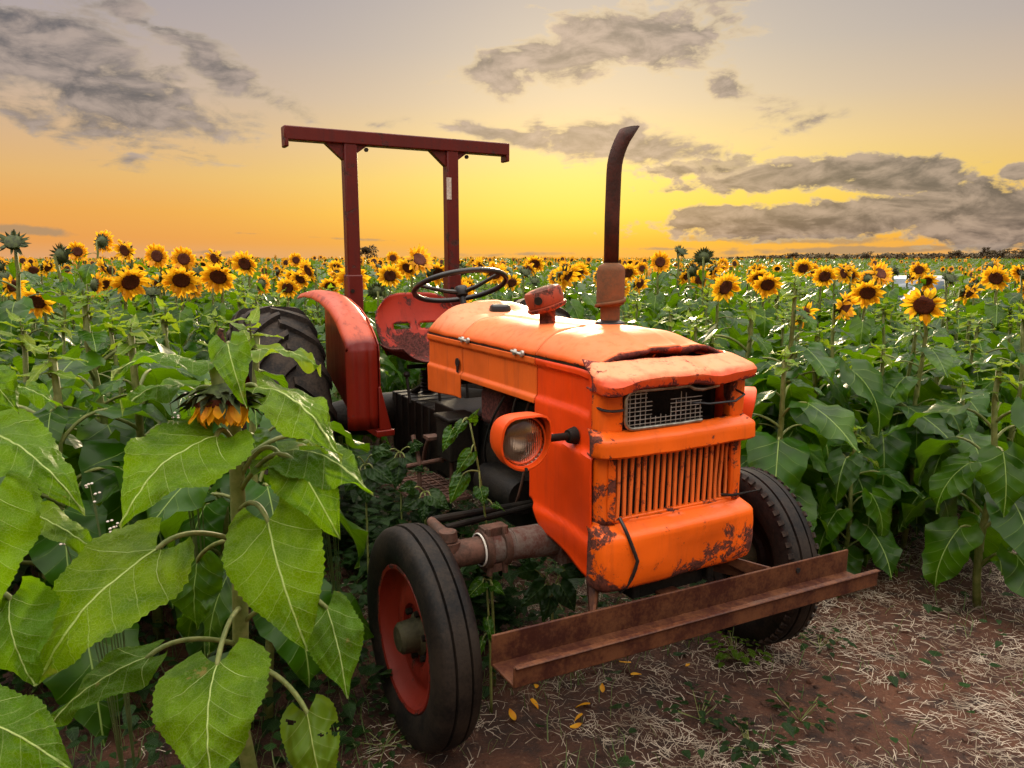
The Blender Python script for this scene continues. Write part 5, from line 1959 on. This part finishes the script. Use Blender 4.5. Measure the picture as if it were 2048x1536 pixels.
# ------------------------------------------------------------------ straw, weeds and litter on the soil
def blades(name, spots, mat_, label, seed, Lr, Wr, flat=True, lift=.02, bow=.3, dirs=None):
    rn = np.random.RandomState(seed)
    V, F = [], []
    base = 0
    for n_, (X, Y) in enumerate(spots):
        q = rn.uniform(0, 6.28) if dirs is None else dirs[n_]
        L = rn.uniform(*Lr)
        w = rn.uniform(*Wr)
        z0 = ground_z(X, Y) + .003
        dx, dy = math.cos(q), math.sin(q)
        b1 = rn.normal(0, bow)
        if flat:
            zs = [z0 + rn.uniform(0, lift), z0 + rn.uniform(.2, 1) * lift, z0 + rn.uniform(0, lift)]
        else:
            h = L * rn.uniform(.5, 1.)
            L = L * .6
            zs = [z0 - .01, z0 + h * .7, z0 + h]
        pts = [Vector((X, Y, zs[0])), Vector((X + dx * L * .5 - dy * L * b1 * .5, Y + dy * L * .5 + dx * L * b1 * .5, zs[1])), Vector((X + dx * L, Y + dy * L, zs[2]))]
        for i, p in enumerate(pts):
            ww = w * (1, .9, .5 if flat else .12)[i]
            V += [(p.x + dy * ww, p.y - dx * ww, p.z), (p.x, p.y, p.z + ww * 1.1), (p.x - dy * ww, p.y + dx * ww, p.z)]
        for i in range(2):
            a = base + i * 3
            F += [(a, a + 3, a + 4, a + 1), (a + 1, a + 4, a + 5, a + 2)]
        base += 9
    return tag(put(name, mesh(name, V, F, mat_)), label, kind='stuff')


def scatter(n, xr, yr, seed, dens=None, thr=0.):
    rn = random.Random(seed)
    out = []
    while len(out) < n:
        Y = yr[0] + (yr[1] - yr[0]) * rn.random() ** 1.4
        X = rn.uniform(*xr)
        if abs(X) > .78 * Y + .5: continue
        if dens and dens(X, Y) < rn.random(): continue
        out.append((X, Y))
    return out


def open_dirt(X, Y):
    k = .10 + 1.25 * max(0, fb((X, Y, 1), 1.9, 3) + .12) + .45 * sst(.9, 1.9, X)
    if X < -.2: k *= .45
    if Y > 4: k *= .7
    return k


# matted tufts of broken straw lying much the same way, and loose bits between them
def tufts(n, seed):
    rn = random.Random(seed)
    out = []
    for X, Y in scatter(n, (-.8, 5.), (1.15, 6.), seed, open_dirt):
        q0 = rn.uniform(0, 6.28)
        for _ in range(rn.randrange(12, 46)):
            out.append((X + rn.gauss(0, .075), Y + rn.gauss(0, .06), q0 + rn.gauss(0, .55)))
    return out


tf = tufts(620, 1)
blades('straw', [(a, b_) for a, b_, c_ in tf], M['straw'], 'pale dry straw matted in tufts over the red soil', 1, (.012, .075), (.0006, .0014), True, .018, .3, [c_ for a, b_, c_ in tf])
blades('loose_straw', scatter(5200, (-1.4, 5.), (1.15, 6.), 2, open_dirt), M['straw'], 'loose bits of straw strewn over the soil', 2, (.01, .09), (.0006, .002), True, .02, .25)


# clods and small stones
rn = np.random.RandomState(17)
V, F = [], []
ico = [(0, 0, 1), (.9, 0, .35), (.28, .85, .35), (-.73, .53, .35), (-.73, -.53, .35), (.28, -.85, .35), (.6, .45, -.3), (-.25, .7, -.3), (-.75, 0, -.3), (-.25, -.7, -.3), (.6, -.45, -.3)]
icf = [(0, 1, 2), (0, 2, 3), (0, 3, 4), (0, 4, 5), (0, 5, 1), (1, 6, 2), (2, 7, 3), (3, 8, 4), (4, 9, 5), (5, 10, 1), (2, 6, 7), (3, 7, 8), (4, 8, 9), (5, 9, 10), (1, 10, 6)]
for (X, Y) in scatter(2600, (-1.2, 4.6), (1.15, 5.5), 6):
    s = .004 + .016 * rn.rand() ** 3
    b0 = len(V)
    gz = ground_z(X, Y)
    sc_ = rn.uniform(.6, 1.3, 3)
    V += [(X + s * x * sc_[0] * rn.uniform(.8, 1.2), Y + s * y * sc_[1] * rn.uniform(.8, 1.2), gz + s * z * sc_[2] * .7) for x, y, z in ico]
    F += [tuple(i + b0 for i in f) for f in icf]
tag(put('soil_clods', mesh('soil_clods', V, F, M['soil'])), 'small clods and crumbs of red soil', kind='stuff')


def weedy(X, Y):
    k = .08
    if 3.6 < Y < 6 and X > .9: k += .5
    u, v = tractor_uv(X, Y)
    if -2.6 < u < -.1 and -1.3 < v < .8: k += .8
    if X < -.3: k += .5
    k += .7 * max(0, fb((X, Y, 9), 1.1, 3) - .18)
    return k


blades('grass_tufts', scatter(9000, (-4., 5.), (1.2, 7.), 3, weedy), M['grass'], 'thin green grass and weeds growing between the plants', 3, (.04, .16), (.0010, .0026), False, .02, .3)


def small_leaves(name, spots, mat_, label, seed, sr, hr):
    rn = np.random.RandomState(seed)
    V, F, UV = [], [], []
    base = 0
    for (X, Y) in spots:
        z = ground_z(X, Y) + rn.uniform(*hr)
        q = rn.uniform(0, 6.28)
        s = rn.uniform(*sr)
        dx, dy = math.cos(q), math.sin(q)
        dr = rn.uniform(-.3, .8)
        fo = rn.uniform(.0, .3)
        for t, hw_ in ((0, .05), (.25, .42), (.6, .36), (1, .02)):
            zz = z - dr * s * t * t
            for sgn in (-1, 0, 1):
                V.append((X + dx * s * t - dy * hw_ * s * sgn, Y + dy * s * t + dx * hw_ * s * sgn, zz + abs(sgn) * fo * hw_ * s))
                UV.append((.5 + hw_ * sgn, t))
        for i in range(3):
            for j in range(2):
                a = base + i * 3 + j
                F.append((a, a + 3, a + 4, a + 1))
        base += 12
    return tag(put(name, mesh(name, V, F, mat_, True, None, None, UV)), label, kind='stuff')


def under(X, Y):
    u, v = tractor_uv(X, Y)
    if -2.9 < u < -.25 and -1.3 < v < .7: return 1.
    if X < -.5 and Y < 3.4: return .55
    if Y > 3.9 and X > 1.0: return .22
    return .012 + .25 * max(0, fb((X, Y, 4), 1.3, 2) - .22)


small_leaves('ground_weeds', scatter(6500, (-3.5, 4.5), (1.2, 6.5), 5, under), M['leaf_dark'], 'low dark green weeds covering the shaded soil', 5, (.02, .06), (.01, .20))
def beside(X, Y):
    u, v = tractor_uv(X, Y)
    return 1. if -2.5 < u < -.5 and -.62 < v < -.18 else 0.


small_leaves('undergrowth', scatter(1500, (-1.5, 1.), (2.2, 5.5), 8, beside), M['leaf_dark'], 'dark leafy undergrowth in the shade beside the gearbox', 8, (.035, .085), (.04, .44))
for i, (px, py, n) in enumerate([(1470, 1320, 46), (1400, 1440, 34), (1700, 1100, 40), (1500, 1500, 40), (1640, 1290, 30), (770, 1490, 26), (1600, 1440, 22)]):
    Y = 1.6 / math.tan(math.atan((py - 768) / FPX) + PITCH)
    p = at(px, py, Y)
    rw = random.Random(i)
    root = empty('ground_weed', (p.x, Y, ground_z(p.x, Y)))
    tag(root, ['bright green weed on bare soil below the bumper', 'small pale weed nearest the bottom below the bumper', 'green weed right of the bumper end', 'green weed at the bottom edge right of centre', 'grassy weed beside the right front tyre base', 'yellowing weed at the foot of the left front tyre', 'sparse weed amid straw at lower right'][i], 'weed', 'small weeds on the bare soil')
    mb = MB()
    V, F, UV = [], [], []
    stm = MB()
    for k in range(n):
        q, rad = rw.uniform(0, 6.28), .11 * math.sqrt(rw.random())
        c_ = Vector((rad * math.cos(q), rad * math.sin(q), rw.uniform(.01, .07)))
        s = rw.uniform(.02, .038)
        base = len(V)
        dx, dy = math.cos(q), math.sin(q)
        for t, hw_ in ((0, .05), (.25, .38), (.6, .34), (1, .02)):
            for sgn in (-1, 0, 1):
                V.append(c_ + Vector((dx * s * t - dy * hw_ * s * sgn, dy * s * t + dx * hw_ * s * sgn, -.3 * s * t * t + abs(sgn) * .1 * s)))
                UV.append((.5 + hw_ * sgn, t))
        F += [(base + a * 3 + j, base + a * 3 + 3 + j, base + a * 3 + 4 + j, base + a * 3 + 1 + j) for a in range(3) for j in range(2)]
        if k % 3 == 0: stm.tube([(0, 0, 0), c_], .0015, 4)
    put('foliage', mesh('foliage', V, F, M['leaf_hero' if i in (0, 2) else 'leaf_dark'], True, None, None, UV), root)
    stm.build('stem', M['stem'], root)

rpz = random.Random(3)
for i, (px, py) in enumerate([(1205, 1392), (1165, 1432), (1140, 1462), (1072, 1385), (1062, 1405), (1225, 1330), (1262, 1338), (1262, 1358), (1030, 1448), (1180, 1412), (1375, 1340), (785, 1030)]):
    Y = 1.6 / math.tan(math.atan((py - 768) / FPX) + PITCH)
    p = at(px, py, Y)
    o = put('fallen_petal', PME[i % 8], None, Matrix.Translation((p.x, Y, ground_z(p.x, Y) + (.02 if i < 11 else .12))) @ Matrix.Rotation(rpz.uniform(0, 6.28), 4, 'Z') @ Matrix.Rotation(rpz.uniform(-.2, .2), 4, 'X') @ Matrix.Scale(rpz.uniform(.6, .9), 4))
    tag(o, ['bright yellow fallen petal nearest the bumper on open soil', 'long yellow fallen petal below the bright one', 'lowest yellow fallen petal amid straw', 'orange petal just under the bumper left end', 'orange petal second under the bumper left end', 'orange petal under the bumper, left of three', 'orange petal under the bumper, middle of three', 'orange petal under the bumper, lowest of three', 'orange petal closest to the left front tyre', 'small yellow petal between two larger ones', 'pale petal under the bumper right half'][i] if i < 11 else 'orange dead petal caught in weeds behind the left front tyre', 'petal', 'fallen petals' if i < 11 else None)

# ------------------------------------------------------------------ white car beyond the right rows
cr = empty('parked_car', (10.6, 20.2, ground_z(10.6, 20.2)), R(200))
tag(cr, 'white car parked behind the sunflowers, roof and windscreen just showing', 'car')
def car_sec(x, hw_, zb, zt):
    return [Vector((x, -hw_, zb)), Vector((x, -hw_ * 1.02, (zb + zt) / 2)), Vector((x, -hw_ * .93, zt - .03)), Vector((x, -hw_ * .8, zt)), Vector((x, 0, zt + .02)), Vector((x, hw_ * .8, zt)), Vector((x, hw_ * .93, zt - .03)), Vector((x, hw_ * 1.02, (zb + zt) / 2)), Vector((x, hw_, zb))]
V, F = loft([car_sec(*t) for t in [(-2.1, .70, .42, .75), (-2.0, .82, .3, .92), (-1.5, .86, .25, .96), (-.5, .87, .25, .95), (.7, .87, .25, .93), (1.3, .85, .25, .88), (1.95, .78, .3, .78), (2.1, .66, .4, .6)]])
put('body', mesh('body', V, F, M['carwhite'], True, 40), cr)
V, F = loft([car_sec(*t) for t in [(-1.95, .80, .9, .93), (-1.55, .76, .92, 1.30), (-1.2, .70, .92, 1.44), (-.2, .70, .92, 1.46), (.25, .72, .92, 1.40), (.55, .75, .92, 1.18), (.98, .80, .88, .92)]])
cab_ = put('cabin', mesh('cabin', V, F, M['carwhite'], True, 40), cr)
wsn = MB()
wsn.add([(.30, -.60, 1.385), (.30, .60, 1.385), (.97, .70, .945), (.97, -.70, .945)], [(0, 3, 2, 1)])
wsn.build('windscreen', M['carglass'], cab_, solid=.012)
for s in (-1, 1):
    for x0, x1, x2, x3 in ((-1.25, -.45, -.42, -1.5), (-.38, .18, .62, -.36)):
        MB().add([(x0, s * .735, 1.34), (x1, s * .735, 1.36), (x2, s * .885, .97), (x3, s * .885, .97)], [(0, 1, 2, 3)]).build('side_window', M['carglass'], cab_, solid=.012)
    for x in (-1.3, 1.25):
        w_ = MB()
        w_.lathe([(0, -.09), (.18, -.09), (.30, -.09), (.32, -.06), (.32, .06), (.30, .09), (.18, .09), (0, .09)], 22, 'Y', (x, s * .78, .32))
        w_.build('wheel', M['rubber'], cr)

# ------------------------------------------------------------------ distant trees
def crown_mesh(name, seed, rx, rz, n, leaf, z0):
    rn = np.random.RandomState(seed)
    V, F = [], []
    b_ = 0
    cl_ = [(rn.uniform(-.7, .7) * rx, rn.uniform(-.5, .5) * rx, z0 + rz * rn.uniform(-.5, .75), rn.uniform(.28, .55) * rx) for _ in range(9)]
    for _ in range(n):
        cx, cy, cz, cr_ = cl_[rn.randint(9)]
        d = rn.normal(size=3)
        d /= np.linalg.norm(d)
        p = np.array([cx, cy, cz]) + d * cr_ * rn.uniform(.5, 1.05) * np.array([1, 1, .75])
        a = rn.normal(size=3); a /= np.linalg.norm(a)
        c_ = np.cross(a, d); c_ /= np.linalg.norm(c_) + 1e-6
        s = leaf * rn.uniform(.6, 1.3)
        V += [tuple(p - a * s), tuple(p + c_ * s * .6), tuple(p + a * s), tuple(p - c_ * s * .6)]
        F.append((b_, b_ + 1, b_ + 2, b_ + 3))
        b_ += 4
    return mesh(name, V, F, M['farleaf'], False)


TREES = [crown_mesh('crown', 40 + k, 2.6, 2.2, 700, .28, 3.6) for k in range(5)]
def trunk_me():
    mb = MB()
    mb.tube([(0, 0, -.3), (.05, 0, 1.2), (0, .05, 2.4), (.1, 0, 3.6)], [.28, .2, .15, .07], 8)
    for q in (0, 2.1, 4.2):
        mb.tube([(0, .03, 2.0), (math.cos(q) * .7, math.sin(q) * .7, 3.0), (math.cos(q) * 1.4, math.sin(q) * 1.3, 3.9)], [.11, .07, .03], 6)
    return mesh('trunk', mb.V, mb.F, M['trunk'])
TRK = trunk_me()


def tree(x, Y, sc, k, label, group, wide=1.):
    t = empty('tree', (x, Y, 0), k * 1.3)
    t.scale = (sc * wide, sc * wide, sc)
    put('trunk', TRK, t)
    put('crown', TREES[k % 5], t)
    return tag(t, label, 'tree', group)


p = at(735, 512, 150)
tree(p.x, 150, .72, 0, 'lone dark rounded tree on the skyline between the roll bar posts', 'skyline trees', 1.25)
p = at(712, 515, 158)
tree(p.x, 158, .55, 1, 'smaller dark tree at the left foot of the lone rounded tree', 'skyline trees')
rt_ = random.Random(12)
for i, (px, sc) in enumerate([(1585, .8), (1660, .7), (1735, .85), (1790, .75), (1850, .7), (1905, .95), (1960, 1.15), (2010, 1.05), (2046, 1.0)]):
    p = at(px, 515, 250)
    tree(p.x, 250 + rt_.uniform(-6, 6), sc * .78, i, ['first', 'second', 'third', 'fourth', 'fifth', 'sixth', 'seventh', 'eighth', 'last'][i] + ' from left of the dark bushy trees on the right skyline', 'trees along the far right skyline', 1.5)
# low wood along the horizon
rn = np.random.RandomState(9)
V, F = [], []
b_ = 0
for k in range(460):
    px = rn.uniform(960, 2150)
    Y = rn.uniform(300, 340)
    p = at(px, 515, Y)
    hgt = (1.3 + 2.0 * sst(1350, 1650, px) + .8 * sst(1850, 2000, px)) * rn.uniform(.6, 1.15)
    rx = hgt * rn.uniform(.6, 1.1) + .8
    for j in range(70):
        d = rn.normal(size=3); d /= np.linalg.norm(d)
        c_ = np.array([p.x, Y, hgt * .55]) + d * np.array([rx, rx, hgt * .5]) * rn.uniform(.6, 1.)
        a = rn.normal(size=3); a /= np.linalg.norm(a)
        e = np.cross(a, d)
        s = rn.uniform(.35, .8)
        V += [tuple(c_ - a * s), tuple(c_ + e * s), tuple(c_ + a * s), tuple(c_ - e * s)]
        F.append((b_, b_ + 1, b_ + 2, b_ + 3))
        b_ += 4
tag(put('distant_wood', mesh('distant_wood', V, F, M['farleaf'], False)), 'low dark wood along the far horizon', kind='stuff')
